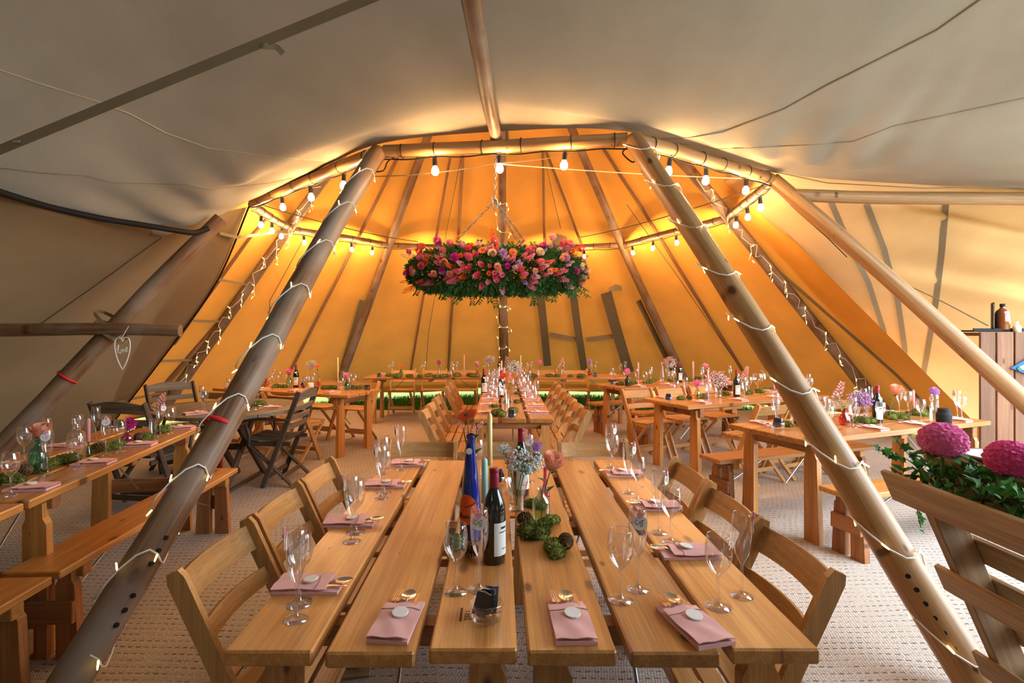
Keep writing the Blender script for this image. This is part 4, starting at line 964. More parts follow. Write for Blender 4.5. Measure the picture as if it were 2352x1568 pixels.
def pinecone(p, label, s_=1.0): return inst(CONE_T, 'pine_cone', label, 'pine cone', 'pine cones on the tables', V(p)+V((0, 0, .027*s_)), 0, (HALF*.95, R.uniform(-.3, .3), R.uniform(0, 6)), s_)
def candle(p, z0, z1, m, label, r=.011): return inst(lathe_mesh('taper_candle', [(.0001, 0), (r, 0), (r*.92, (z1-z0)*.93), (r*.6, (z1-z0)*.965), (.002, (z1-z0)*.985), (.0012, z1-z0), (.0001, z1-z0)], m, 12), 'taper_candle', label, 'candle', None, (p[0], p[1], z0))
def jar_parts(seed):
    rr = random.Random(seed); parts = [('jar', vase_mesh('jar', GLASS, 1))]
    for k in range(3):
        a = rr.uniform(-.5, .5); c = V(((k-1)*.014, (k-1)*.010*(-1)**k, .046)); X = Matrix.Rotation(rr.uniform(-.35, .35), 4, 'Y') @ Matrix.Rotation(rr.uniform(-.25, .25), 4, 'X') @ Matrix.Rotation(a, 4, 'Z'); g = M()
        rows = [[c+X.to_3x3() @ V((-.018+.036*i/4, .003*math.sin(i*2+j+k), -.036+.062*j/4)) for i in range(5)] for j in range(5)]; g.slab(rows, .006, 0, True); sub = None
        if k == 2:
            s2 = M(); q = [(0, 0), (.006, .008), (.002, .016), (-.005, .010), (0, .002), (.004, -.008), (.0, -.012)]
            s2.tube(catmull([c+X.to_3x3() @ V((x, -.008, z+.005)) for x, z in q], 3), .0008, 4); sub = [('motif', s2.mesh('motif', LABEL2))]
        parts.append(('sachet', g.mesh('sachet', SACHET), sub))
    return parts
JARP = [jar_parts(i) for i in range(3)]
def jar(p, label, s_=1.0):
    occupy(p, .045); return inst(R.choice(JARP), 'sachet_jar', label, 'jar', 'jars of black sachets', p, R.uniform(-.4, .4), None, s_)
GC = [0]
def tagged(p, label, face=None, grp='name tags on flutes'):                # tag clipped to the rim of a flute standing at p
    rz = face if face is not None else math.atan2(-p[0], p[1])+R.uniform(-.9, .9)
    inst(TAGP, 'name_tag', label, 'tag', grp, (p[0], p[1], p[2]+.2345-.003), rz)
def glass_pair(pw, pf, where, far=False, tg=True, face=None, grp='glasses on the tables'):
    if pw is not None: inst(WINE_F if far else WINE, 'wine_glass', 'empty wine glass ' + where, 'glass', grp, pw, R.uniform(0, 6))
    if pf is not None:
        inst(FLUTE_F if far else FLUTE, 'champagne_flute', 'empty champagne flute ' + where, 'glass', grp, pf, R.uniform(0, 6))
        if tg: tagged(pf, 'white name tag on the flute ' + where, face)
def napkin(p, a, where, cutlery='fsk', sc=1.0, grp='pink napkins on the tables'):
    """a: direction the cutlery points to"""
    rz = a-HALF; inst(NAPKIN, 'napkin', 'folded pink napkin with clay disc ' + where, 'napkin', grp, p, rz, None, sc)
    for c, off, me, nm in (('f', -.026, FORK, 'fork'), ('s', .004, SPOON, 'spoon'), ('k', .030, KNIFE, 'knife')):
        if c in cutlery: q = V(p)+rotz((off, 0, 0), rz); inst(me, nm, '%s tucked in the pink napkin %s' % (nm, where), 'cutlery', 'cutlery in the napkins', q, rz, None, sc)
# ================================================================== THE NEAR PAIR OF TABLES
Z = TZ
def t_(px, py): return T(px, py, Z)
wl = 'at %s place, chair side of blue bottle table'; wr_ = 'at %s place, chair side of the rose table'
for i, (n_, w, f) in enumerate((((712, 1347), (681, 1421), (688, 1386)), ((806, 1201), (808, 1243), (817, 1222)), ((886, 1115), (876, 1143), (882, 1131)), ((938, 1066), (921, 1078), (880, 1088)))):
    napkin(t_(*n_), 0, wl % ORD[i], 'sk' if i < 2 else 's'); glass_pair(t_(*f), t_(*w), wl % ORD[i], face=-1.2)
for i, (n_, w, f) in enumerate((((1580, 1272), (1650, 1393), (1704, 1368)), ((1508, 1165), (1541, 1244), (1513, 1223)), ((1432, 1090), (1464, 1148), (1443, 1131)), ((1400, 1064), (1407, 1081), (1401, 1072)))):
    if i < 3: napkin(t_(*n_), PI, wr_ % ORD[i], 'sk' if i < 2 else 's')
    glass_pair(t_(*w), t_(*f), wr_ % ORD[i], face=1.1 if i == 0 else .9)
napkin(t_(913, 1430), HALF-.08, 'at the aisle end of the blue bottle table', 'fsk')
napkin(t_(1310, 1432), HALF+.03, 'at the rose table end beside the gap', 'fsk')
napkin(t_(1592, 1438), HALF+.25, 'at the rose table end by outer planks', 'fsk')
glass_pair(t_(1047, 1358), t_(1101, 1353), 'in front of the red-capped bottle', face=.0)
glass_pair(t_(1425, 1377), t_(1465, 1353), 'on the rose table by the end napkins', face=-.05)
jar(t_(1118, 1420), 'glass jar of black sachets at the aisle end of the blue bottle table', 1.05)
jar(t_(1143, 1112), 'glass jar of black sachets behind the red capped bottle', 1.0)
vase('blue', BLUEB, t_(1081, 1238), 'tall cobalt blue bottle with orange round label, holding the red gerbera', 1.02, name='blue_bottle')
bpos = t_(1081, 1238)
e = bpy.data.objects['blue_bottle']
g = M(); a_ = math.radians(-112)
def bl_r(z): return .0395-.0013*(z/.1) if z < .10 else .0372
pt = []
for i in range(15):
    for j in range(15):
        u, v = i/7-1, j/7-1; pt.append((u, v))
def lab_pt(u, v, off):
    z = .115+v*.052; r = (.0402-.0019*z/.08 if z < .08 else .0386-.0045*(z-.08)/.07 if z < .15 else .0341-.008*(z-.15)/.08)*1.02+.0004+off
    return V((r*math.cos(a_+u*1.1), r*math.sin(a_+u*1.1), z))
ring = [[lab_pt(math.cos(t)*q, math.sin(t)*q, .0005) for t in [2*PI*i/24 for i in range(25)]] for q in (.01, .35, .7, 1.0)]; g.grid(ring); lo = ob('orange_label', g.mesh('orange_label', ORANGE_L), e); lo['label'] = 'round orange label'
g = M(); g.tube(catmull([lab_pt(x, y, .0012) for x, y in [(-.6, -.55), (-.5, -.2), (-.42, -.55), (-.3, -.38), (-.2, -.55), (-.1, -.4), (0, -.55), (.12, -.3), (.2, -.55), (.32, -.4), (.4, -.5)]], 3), .0012, 4); ob('label_print', g.mesh('label_print', INK), lo); g = M(); g.tube(catmull([lab_pt(x, y, .0012) for x, y in [(-.7, .15), (0, .2), (.5, .35), (.85, .5)]], 3), .0015, 4); ob('label_swash', g.mesh('label_swash', INK), lo)
g = M(); X = Matrix.Rotation(HALF, 4, 'X'); g.lathe([(.0001, 0), (.011, 0), (.011, .001), (.0001, .001)], 14, (-.004, -.0205, .315), 0, False, X); ob('neck_seal', g.mesh('neck_seal', LABEL), e)
top = bpos+V((0, 0, .37))
flower('gerb', P_RED, top-V((0, 0, .18)), top+V((-.012, .0, .075)), .042, 'red gerbera standing in the tall blue bottle', 'gerbera', (.30, -.30), False)
flower('spike', P_LPINK, top-V((0, 0, .15)), top+V((-.028, .012, .028)), .032, 'pale pink stock beside the red gerbera in the blue bottle', 'stock_flower', (.2, -.8), False)
flower('spike', P_LPINK, top-V((0, 0, .15)), top+V((.024, .015, .030)), .03, 'pale pink blossom leaning over the blue bottle rim', 'stock_flower', (.2, .8), True)
b_ = inst(WB, 'wine_bottle', 'dark red wine bottle with red capsule beside the tall blue bottle', 'bottle', 'red wine bottles', t_(1135, 1288), math.radians(55))
inst(WB, 'wine_bottle', 'red wine bottle standing behind the baby breath vase', 'bottle', 'red wine bottles', t_(1197, 1134), .3)
p = t_(1099, 1165); vase('carafe', GLASS, p, 'clear tall glass bottle behind the blue bottle', .78)
p = t_(1125, 1118); inst(vase_mesh('bud', GL_PALE), 'candle_bottle', 'pale glass bottle holding the tall yellow candle', 'bottle', None, p, 0, None, .62); candle(p, Z+.105, Z+.36, CREAM, 'tall pale yellow taper candle among the near vases', .0125)
p = t_(1113, 1205); inst(vase_mesh('bud', GL_GREEN), 'candle_bottle', 'green glass bottle holding the mint candle', 'bottle', None, p, 0, None, .5); candle(p, Z+.085, Z+.262, MINT, 'mint green taper candle behind the red capped bottle', .0125)
glass_pair(t_(1096, 1095), t_(1214, 1105), 'among the vases between the near tables', face=.1)
# vases on the rose side
p = t_(1187, 1172); vase('crystal', GLASS, p, 'cut crystal vase full of baby breath', .92, 1)
flower('gyp', (P_BLUSH, P_WHITE, P_AQUA), p+V((0, 0, .02)), p+V((.03, 0, .20)), .088, 'cloud of pale baby breath in the cut crystal vase', 'baby_breath', leaf=False)
flower('gyp', (P_WHITE,), p+V((0, 0, .02)), p+V((-.055, .01, .255)), .035, 'small loose sprig of baby breath in the crystal vase', 'baby_breath', leaf=False)
flower('pom', P_LILAC, p+V((0, 0, .02)), p+V((.085, .02, .265)), .026, 'small lilac bloom above the baby breath', 'lilac_bloom', leaf=False)
p = t_(1243, 1200); vase('apoth', GL_PALE, p, 'pale green glass bottle holding the peach rose', .78)
flower('rose', P_PEACH, p+V((0, 0, .02)), p+V((.045, 0, .235)), .045, 'large peach rose leaning over the near tables', 'rose', (.45, .30))
p = t_(1252, 1150); inst(vase_mesh('bud', GL_MAG), 'bud_vase', 'slim magenta glass bud vase behind the peach rose', 'vase', None, p, 0, None, .85)
moss(t_(1225, 1230), 'moss clump under the pale green bottle of the rose', .075, .3); moss(t_(1272, 1268), 'front moss clump beside the pine cone on the rose table', .06, 1.2); moss(t_(1228, 1165), 'moss tuft between the crystal vase and magenta bud vase', .05); moss(t_(1262, 1205), 'moss behind the two pine cones on the rose table', .05)
moss(t_(1050, 1252), 'moss tuft behind the empty wine glass by the blue bottle', .05)
pinecone(t_(1208, 1207), 'pine cone leaning on the moss below the crystal vase', 1.0); pinecone(t_(1300, 1262), 'pine cone at the front of the moss on the rose table', 1.0); pinecone(t_(1083, 1278), 'pine cone between the wine glass and red capped bottle', .9)
# stamp burnt into the plank
fc = bpy.data.curves.new('stamp', 'FONT'); fc.body = 'TELL'; fc.size = .026; fo = bpy.data.objects.new('stamp_tmp', fc); COL.objects.link(fo)
bpy.context.view_layer.update(); dg = bpy.context.evaluated_depsgraph_get(); fm = bpy.data.meshes.new_from_object(fo.evaluated_get(dg)); bpy.data.objects.remove(fo)
fm.materials.clear(); fm.materials.append(plain('burnt_wood', (.07, .035, .015), .8))
nl = [o for o in bpy.data.objects if o.name.startswith('trestle_table')][0]; pl = [c for c in nl.children if c.name.startswith('plank')]
p = t_(1082, 1425)
def world_child(name, me, parent, loc, rz):
    o = ob(name, me, parent); pm_ = Matrix.Translation(parent.location) @ Matrix.Rotation(parent.rotation_euler.z, 4, 'Z'); o.matrix_parent_inverse = pm_.inverted(); o.location = loc; o.rotation_euler = (0, 0, rz); return o
world_child('stamp_lettering', fm, nl, (p.x, p.y, Z+.0008), HALF)['label'] = 'burnt stamp lettering on the plank'
g = M(); g.box((p.x-.028, p.y+.03, Z+.0004), (.006, .065, .0008), 'y', .0002); world_child('stamp_bar', g.mesh('stamp_bar', plain('burnt_bar', (.07, .035, .015), .8)), nl, (0, 0, 0), 0)
# platter of food-like ornaments on the hidden chair seat side
p = V((-.76, 2.38, -.4445)); parts = []
g = M(); g.box((0, 0, .452), (.36, .26, .015), 'x', .003); tray = g.mesh('board', PALLET)
g = M()
for k in range(40): g.leaf((R.uniform(-.16, .16), R.uniform(-.11, .11), .466), (R.uniform(-1, 1), R.uniform(-1, 1), .4), (0, 0, 1), .06, .03)
lv = g.mesh('greenery', LEAF2); g = M()
for k in range(7): g.ball((-.10+R.uniform(-.05, .05), R.uniform(-.06, .06), .485), .025, 8, 5)
og = g.mesh('orange_bloom', P_ORANGE); g = M()
for k in range(8): g.ball((.07+R.uniform(-.07, .07), R.uniform(-.08, .08), .485), .032, 10, 5)
wh = g.mesh('white_pebble', plain('pearl_wax', (.80, .76, .62), .15, .6, coat=.6))
inst([('board', tray), ('greenery', lv, None, None, 'stuff'), ('orange_bloom', og), ('white_pebble', wh)], 'decorated_tray', 'tray of orange blooms and shiny white stones on the floor below the blue bottle table', 'tray', None, p, .15)
# ================================================================== OTHER TABLES
DESC = {'M': 'the narrow table row', 'F1': 'the far table under the slim rafters', 'F2': 'the far table under the olive flaps', 'L': 'the decanter table', 'T1': 'the planter table', 'T2': 'the pale chairs table', 'T3': 'the benched table', 'LB': 'the orange-lit table'}
def clear(p, r): return all((p[0]-x)**2+(p[1]-y)**2 > (r+q)**2 for x, y, q in OCC)
def setting(key, x, side, where, far=True, cut='s', tg=False, yoff=.225, dx=.13, pair='wf'):
    cx, cy, a = TABLES[key]; o = V((cx, cy, Z))
    def spot(cands, rads):
        for c in cands:
            q = o+rotz((c[0], c[1], 0), a)
            if all(clear(q+rotz((0, -side*k, 0), a), r) for k, r in rads): return q
        return o+rotz((cands[0][0], cands[0][1], 0), a)
    sh = (0, .04, -.04, .08, -.08, .12, -.12)
    n_ = spot([(x+s_, side*yoff) for s_ in sh], ((0, .05), (.08, .05), (.12, .03))); napkin(n_, a-side*HALF+R.uniform(-.06, .06), where, cut)
    for k in (-.05, 0, .05): q = n_+rotz((0, side*k, 0), a); occupy(q, .055)
    w = spot([(x+dx+s_, side*(yoff-u)) for u in (.02, -.03, .07) for s_ in sh], ((0, .042),)); occupy(w, .04)
    f = spot([(x+dx-.05+s_, side*(yoff-u)) for u in (.09, .05, 0, -.04) for s_ in sh], ((0, .038),)); occupy(f, .036)
    glass_pair(w if 'w' in pair else None, f if 'f' in pair else None, where, far, tg)
# centrepieces, placed where each stands on its table top
def wb(px, py, lb, rz=.2, neck=True): occupy(t_(px, py), .045); inst(WBN if neck else WB, 'wine_bottle', lb, 'bottle', 'red wine bottles', t_(px, py), rz)
def vf(k, m, px, py, lbv, fl=None, fm=None, h=.2, r=.035, lbf=None, nm='flower', sc=1.0, ribs=0, lean=(0, 0), tilt=(.5, 0)):
    p = t_(px, py); vase(k, m, p, lbv, sc, ribs)
    if fl: flower(fl, fm, p+V((0, 0, .015)), p+V((lean[0], lean[1], h)), r, lbf, nm, tilt, leaf=(fl != 'gyp'))
def cnd(px, py, m, h, lb, hold=None, lbh=None, z0=.0, r=.011):
    p = t_(px, py); occupy(p, .035)
    if hold: inst(vase_mesh('bud', hold), 'candle_bottle', lbh, 'bottle', None, p, 0, None, .55); z0 = .09
    else: inst(lathe_mesh('candle_holder', [(.0001, 0), (.03, 0), (.03, .006), (.013, .012), (.013, .03), (.0115, .03)], STEEL, 14), 'candle_holder', 'small metal holder under the ' + lb, 'holder', None, p); z0 = .02
    candle(p, Z+z0, Z+z0+h, m, lb, r)
# narrow row
wb(1112, 905, 'red wine bottle standing on the blue bottle side of the narrow row'); wb(1152, 912, 'red wine bottle amid the flowers of the narrow row', .5)
vf('carafe', GLASS, 1160, 946, 'clear glass bottle with long stems at the front of the narrow row', 'gerb', P_RED, .33, .045, 'orange red gerbera above the narrow row', 'gerbera', .9, lean=(-.02, 0), tilt=(.5, -.5))
vf('cylinder', GLASS, 1172, 942, 'slim clear cylinder vase beside the long-stem bottle', 'spike', P_LPINK, .30, .06, 'pink stock over the narrow row', 'stock_flower', 1.2)
moss(t_(1150, 955), 'moss clump at the front end of the narrow row', .085); moss(t_(1180, 945), 'moss clump behind the sachet jar of the narrow row', .06); jar(t_(1176, 962), 'glass jar of sachets at the front end of the narrow row', 1.1)
vf('tumbler', GLASS, 1139, 897, 'small tumbler vase on the narrow row', 'gyp', (P_WHITE,), .20, .075, 'white baby breath on the narrow row', 'baby_breath', lean=(0, 0)); vf('crystal', GLASS, 1182, 892, 'crystal vase midway on the narrow row', 'gyp', (P_BLUSH, P_WHITE, P_AQUA), .27, .12, 'tall mixed baby breath midway on the narrow row', 'baby_breath'); flower('spike', P_BLUSH, t_(1170, 892), t_(1170, 892)+V((-.03, 0, .30)), .12, 'dusty pink astilbe midway on the narrow row', 'astilbe')
cnd(1158, 898, PINKWAX, .28, 'pink taper candle midway on the narrow row'); cnd(1152, 882, CREAM, .32, 'pale yellow taper candle on the narrow row'); vf('bulb', GL_RED, 1135, 886, 'small red vase on the narrow row', 'pom', P_MAG, .17, .035, 'magenta bloom on the narrow row', 'dahlia')
for i, (px, py) in enumerate(((1190, 925), (1165, 925), (1135, 935), (1190, 905))): moss(t_(px, py), 'moss tuft %s along the narrow row' % ORD[i], .05)
# far tables
cnd(1066, 862, PINKWAX, .33, 'pink taper candle on the rafter-side far table'); cnd(1196, 862, plain('peach_wax', (.88, .60, .26), .45), .33, 'peach taper candle between the two far tables')
vf('bud', GL_PALE, 1008, 862, 'pale bud vase with buds on the far table', 'pom', P_PUR if 0 else P_MAG, .22, .04, 'purple bloom on the far table', 'dahlia'); vase('decanter', GLASS, t_(1039, 863), 'clear decanter on the far table'); vf('bulb', GL_RED, 1096, 864, 'dark red bulb vase on the far table', 'rose', P_LPINK, .20, .05, 'pale pink rose on the far table', 'rose')
vf('cylinder', GLASS, 1125, 862, 'clear cylinder vase on the far table', 'gyp', (P_WHITE, P_BLUSH), .26, .10, 'white baby breath on the far table', 'baby_breath'); wb(1147, 863, 'red wine bottle between the two far tables', .1)
vf('tumbler', GLASS, 1239, 863, 'grey tumbler vase under the olive flaps', 'pom', P_HOT, .23, .045, 'hot pink bloom on the far table under the olive flaps', 'dahlia'); vf('cylinder', GLASS, 1292, 862, 'slim vase with two flower spikes on the far table', 'spike', P_LPINK, .24, .075, 'pale pink astilbe on the far table under the olive flaps', 'astilbe'); vf('bulb', GL_AMB, 1354, 862, 'brown vase at the end of the far table', 'pom', P_LILAC, .24, .045, 'lilac bloom at the end of the far table', 'lilac_bloom')
vf('bulb', GL_GREEN, 921, 863, 'squat green vase at the rafter end of the far table', 'gerb', P_RED, .14, .04, 'orange gerbera at the rafter end of the far table', 'gerbera')
for i, px in enumerate((893, 912, 938, 962, 985, 1003, 1022, 1053, 1078, 1092)): moss(t_(px, 866+R.uniform(-2, 1)), 'moss clump, %s from the rafter end of the far table' % ORD[i], R.uniform(.07, .10))
for i, px in enumerate((1208, 1222, 1262, 1280, 1310, 1335)): moss(t_(px, 866+R.uniform(-2, 1)), 'moss clump, %s from the candle end under the olive flaps' % ORD[i], R.uniform(.06, .10))
jar(t_(871, 867), 'jar of sachets at the rafter end of the far table'); jar(t_(1366, 866), 'jar of sachets beside the brown vase on the far table')
# orange-lit table
wb(680, 889, 'red wine bottle on the orange-lit table', .3); vf('apoth', GL_PALE, 664, 889, 'pale green bottle beside the wine bottle on the orange-lit table', 'rose', P_HOT, .20, .045, 'hot pink rose on the orange-lit table', 'rose', .95); vf('bulb', GL_PUR, 697, 890, 'purple bulb vase on the orange-lit table'); vf('cylinder', GLASS, 712, 880, 'clear vase on the orange-lit table', 'gyp', (P_WHITE, P_BLUSH), .26, .09, 'white baby breath on the orange-lit table', 'baby_breath', lean=(.02, 0))
vf('mug', WHITEM, 714, 893, 'white patterned cup on the orange-lit table'); vf('tumbler', GL_CORAL, 730, 890, 'coral tumbler with a dark red flower', 'gerb', P_RED, .28, .035, 'dark red flower on the orange-lit table', 'gerbera', .8); cnd(776, 895, CREAM, .33, 'pale yellow taper candle on the orange-lit table', GL_YEL, 'amber glass bottle under the yellow candle')
vf('apoth', GL_GREEN, 797, 895, 'dark green bottle near the aisle end of the orange-lit table', 'rose', P_LPINK, .17, .05, 'pink rose near the aisle end of the orange-lit table', 'rose', .75); jar(t_(843, 897), 'jar of sachets at the aisle end of the orange-lit table'); vf('bulb', GL_CORAL, 612, 887, 'round coral vase behind the weathered pole')
for i, px in enumerate((590, 600, 635, 650, 745, 757, 768, 812, 828)): moss(t_(px, 893-(px < 700)*3), 'moss clump, %s from the pole on the orange-lit table' % ORD[i], .07)
# benched table near the back
jar(t_(1407, 884), 'jar of sachets on the benched table'); vf('apoth', plain('dark_green_glass', (.015, .03, .015), .08, .6), 1441, 886, 'dark bottle vase on the benched table', 'pom', P_HOT, .20, .045, 'hot pink bloom on the benched table', 'dahlia', .8); cnd(1466, 884, PINKWAX, .23, 'pink taper candle on the benched table', petal('pink_glass', (.8, .4, .4)), 'pink bottle under the candle on the benched table')
vase('carafe', GLASS, t_(1521, 877), 'clear glass bottle on the benched table', 1.0); vf('crystal', GLASS, 1539, 872, 'tall crystal vase on the benched table', 'gyp', (P_LPINK, P_BLUSH, P_WHITE), .27, .11, 'pink baby breath on the benched table', 'baby_breath'); wb(1561, 877, 'red wine bottle on the benched table', .2); cnd(1592, 874, PINKWAX, .28, 'taller pink taper candle on the benched table', r=.014); vf('bulb', GL_RED, 1620, 872, 'red bulb vase on the benched table', 'rose', P_LPINK, .20, .05, 'pale pink rose on the benched table', 'rose')
for i, (px, py) in enumerate(((1424, 884), (1456, 883), (1487, 880), (1500, 877), (1545, 876), (1583, 875), (1602, 872))): moss(t_(px, py), 'moss clump, %s from the aisle end of the benched table' % ORD[i], .07)
# pale chairs table
jar(t_(1536, 921), 'jar of sachets on the pale chairs table', 1.1); moss(t_(1563, 917), 'moss beside the pine cone on the pale chairs table', .06); pinecone(t_(1584, 918), 'pine cone on the pale chairs table'); vf('apoth', GL_YEL, 1602, 915, 'yellow glass bottle on the pale chairs table', 'pom', P_HOT, .17, .042, 'hot pink bloom in the yellow bottle', 'dahlia', .7); cnd(1626, 916, PINKWAX, .24, 'pink taper candle in the blue bottle vase', plain('blue_ceramic', (.16, .24, .62), .3), 'blue ceramic bud vase under the pink candle')
vf('crystal', GLASS, 1650, 912, 'crystal vase on the pale chairs table', 'gyp', (P_WHITE, P_BLUSH, P_LPINK, P_AQUA), .20, .13, 'pink and white baby breath on the pale chairs table', 'baby_breath'); wb(1692, 911, 'red wine bottle on the pale chairs table', .15); vf('bud', GL_TEAL, 1712, 905, 'teal bud vase on the pale chairs table', 'spike', P_LPINK, .24, .10, 'large pink protea in the teal bud vase', 'protea', 1.0); vase('goblet', GLASS, t_(1741, 902), 'large balloon brandy glass on the pale chairs table', 1.2); cnd(1777, 898, PINKWAX, .26, 'thick pink taper candle at the pale chairs table', r=.015)
for i, (px, py) in enumerate(((1612, 914), (1665, 908), (1722, 905), (1745, 902), (1762, 898))): moss(t_(px, py), 'moss clump, %s from the aisle on the pale chairs table' % ORD[i], .07)
# planter table
jar(t_(1787, 984), 'jar of sachets on the planter table', 1.15); moss(t_(1808, 978), 'moss by the sachet jar on the planter table', .06); pinecone(t_(1838, 980), 'pine cone by the crystal tumbler on the planter table', 1.1); vf('tumbler', GLASS, 1824, 976, 'cut crystal tumbler on the planter table', 'pom', P_MAG, .15, .045, 'magenta bloom in the crystal tumbler', 'dahlia', .95, 1); moss(t_(1855, 978), 'moss behind the golden pole on the planter table', .06)
vf('bulb', GL_RED, 1939, 976, 'red bulb vase on the planter table', 'spike', P_LPINK, .27, .09, 'pink astilbe on the planter table', 'astilbe', 1.15, lean=(-.04, 0)); vf('crystal', GLASS, 1963, 970, 'crystal vase on the planter table', 'gyp', (P_WHITE, P_LILAC, P_LILAC), .19, .10, 'lilac baby breath on the planter table', 'baby_breath', 1.0, 1, (.04, 0)); vase('carafe', GLASS, t_(2000, 966), 'clear glass bottle beside the wine bottle on the planter table', 1.0); wb(2015, 970, 'red wine bottle on the planter table', .1); vf('tumbler', GL_GREEN, 2042, 962, 'bright green glass on the planter table', 'rose', P_PEACH, .24, .055, 'peach pink rose on the planter table', 'rose', .7, lean=(.06, 0))
cnd(2098, 950, PINKWAX, .20, 'pink taper candle on the planter table'); pinecone(t_(2085, 958), 'pine cone below the pink candle on the planter table', 1.0); vf('cylinder', GLASS, 2146, 968, 'slim cylinder vase by the black lantern', 'pom', P_LILAC, .25, .04, 'lilac bloom by the black lantern', 'lilac_bloom', 1.2)
inst([('body', lathe_mesh('body', [(.0001, .002), (.045, .002), (.05, .01), (.052, .08), (.045, .10), (.038, .108)], BLACK, 18)), ('lid', lathe_mesh('lid', [(.042, .105), (.042, .125), (.036, .132), (.0001, .132)], BLACK, 18))], 'lantern_jar', 'black lidded lantern jar on the planter table', 'lantern', None, t_(2168, 975))
for i, (px, py) in enumerate(((1985, 972), (2070, 962), (2115, 954), (2055, 962))): moss(t_(px, py), 'moss clump, %s from the golden pole on the planter table' % ORD[i], .085)
# decanter table
p = t_(88, 1085); vase('apoth', GL_TEAL, p, 'teal glass bottle with a peach rose on the decanter table', 1.0); flower('rose', P_PEACH, p+V((0, 0, .02)), p+V((.015, 0, .215)), .05, 'peach rose in the teal bottle', 'rose', (.30, .1))
vase('decanter', GLASS, t_(175, 1062), 'tall cut glass decanter on the tan wall table', 1.02, 1); cnd(203, 1048, PINKWAX, .14, 'short pink candle in the green bottle', GL_GREEN, 'dark green bottle under the pink candle'); p = t_(203, 1048); vf('bulb', GL_MAG, 292, 1020, 'magenta glass bulb vase on the decanter table', 'pom', P_MAG, .14, .042, 'magenta dahlia on the decanter table', 'dahlia', 1.0, lean=(.02, 0)); vf('cylinder', GLASS, 352, 998, 'clear cylinder vase at the far end of the decanter table', 'spike', P_LPINK, .22, .085, 'leaning pink stock at the far end of the decanter table', 'stock_flower', 1.0, 1, (.05, 0), (0, .4))
for i, (px, py) in enumerate(((25, 1108), (112, 1075), (150, 1064), (228, 1036), (268, 1028), (372, 992), (330, 1012))): moss(t_(px, py), 'moss clump, %s along the decanter table' % ORD[i], .075)
for i, (px, py) in enumerate(((60, 1092), (231, 1038), (320, 1014))): pinecone(t_(px, py), 'pine cone, %s along the decanter table' % ORD[i], 1.15)
# dark round table
vase('apoth', GL_GREEN, t_(570, 937), 'green glass bottle on the dark round table', 1.0); moss(t_(597, 932), 'moss beside the green bottle on the dark round table', .08); pinecone(t_(552, 938), 'pine cone on the dark round table')
# place settings, nudged clear of the centrepieces
for k, (key, xs_) in enumerate((('M1', (-.62, -.15, .32, .74)), ('M2', (-.62, -.15, .32)))):
    for i, x in enumerate(xs_):
        j = i+4*k
        for sd_, nm in ((1, 'blue bottle'), (-1, 'stacked-chairs')): setting(key, x, sd_, 'at %s place of narrow row, %s side' % (ORD[j], nm), tg=(j < 3))
for key, xs_ in (('F1', (-.9, -.35, .2, .75)), ('F2', (-.7, -.15, .4, .9))):
    for i, x in enumerate(xs_): setting(key, x, 1, 'at %s chair of the %s far table' % (ORD[i], 'rafter-side' if key == 'F1' else 'olive-flap'))
for key, xs_ in (('L1', (-.72, -.24, .24, .72)), ('L2', (.55,))):
    for i, x in enumerate(xs_):
        lb = ORD[i+1] if key == 'L1' else ORD[0]
        setting(key, x, -1, 'at %s bench place of the decanter table' % lb, key == 'L2', tg=True, dx=-.10)
        if x < .5: setting(key, x, 1, 'at %s tan-wall place of the decanter table' % lb, True, dx=.12)
for key in ('T1', 'T2', 'T3'):
    for i, x in enumerate((-.78, -.25, .28, .82)):
        setting(key, x, -1, 'at %s planter-side place of %s' % (ORD[i], DESC[key]), key != 'T1', dx=.12, tg=(key == 'T1'))
        setting(key, x-.06, 1, 'at %s canvas-side place of %s' % (ORD[i], DESC[key]), True, dx=.12)
for i, x in enumerate((.75, .2, -.35, -.85)):
    setting('LB', x, -1, 'at %s front place of the orange-lit table' % ORD[i])
    if i % 2 == 0: setting('LB', x-.2, 1, 'at %s back place of the orange-lit table' % ORD[i//2])
for (px, py), a, lb in (((450, 950), .8, 'by the tan wall side'), ((622, 937), PI, 'by the dark armchair'), ((520, 915), -HALF, 'by the ochre canvas side')):
    p = t_(px, py); napkin(p, a, 'on the dark round table ' + lb, 's'); q = p+rotz((.10, .10, 0), a); glass_pair(q, q+V((-.05, .05, 0)), 'on the dark round table ' + lb, True, False)
# ================================================================== FESTOON BULBS
g = M(); g.lathe([(.016, .03), (.017, .028), (.020, .0), (.019, -.03), (.017, -.035)], 12); g.box((0, 0, .034), (.04, .022, .012), 'x', .003); SOCK = g.mesh('socket', SOCKET)
g = M(); g.lathe([(.0145, -.033), (.020, -.046), (.0285, -.062), (.031, -.078), (.0285, -.093), (.020, -.105), (.008, -.111), (.0001, -.112)], 16); GLOBE = g.mesh('bulb', BULBG)
def festoon(key, ts, label, drop=.075):
    a, b = RING[key]; e = tag(ob('festoon_string', None), label, 'string lights', 'festoon lights along the ring beams'); pts = []
    for i in range(25):
        t = i/24; pts.append(a.lerp(b, t)-V((0, 0, .062+.012*math.sin(t*14)**2)))
    g = M(); g.tube(pts, .006, 5); ob('cable', g.mesh('cable', BLACK), e)
    for t in ts:
        p = a.lerp(b, t)-V((0, 0, .105)); rot = (R.uniform(-.12, .12), R.uniform(-.12, .12), 0); s_ = ob('socket', SOCK, e, p, 0, rot); ob('bulb', GLOBE, s_)
        ld = bpy.data.lights.new('festoon_glow', 'POINT'); ld.energy = BULB_W; ld.color = (1, .60, .27); ld.shadow_soft_size = .034; lo = bpy.data.objects.new('festoon_glow', ld); COL.objects.link(lo); lo.parent = s_; lo.location = (0, 0, -.078)
festoon('AB', (.22, .49, .755), 'black festoon string with three glowing bulbs on the aisle beam')
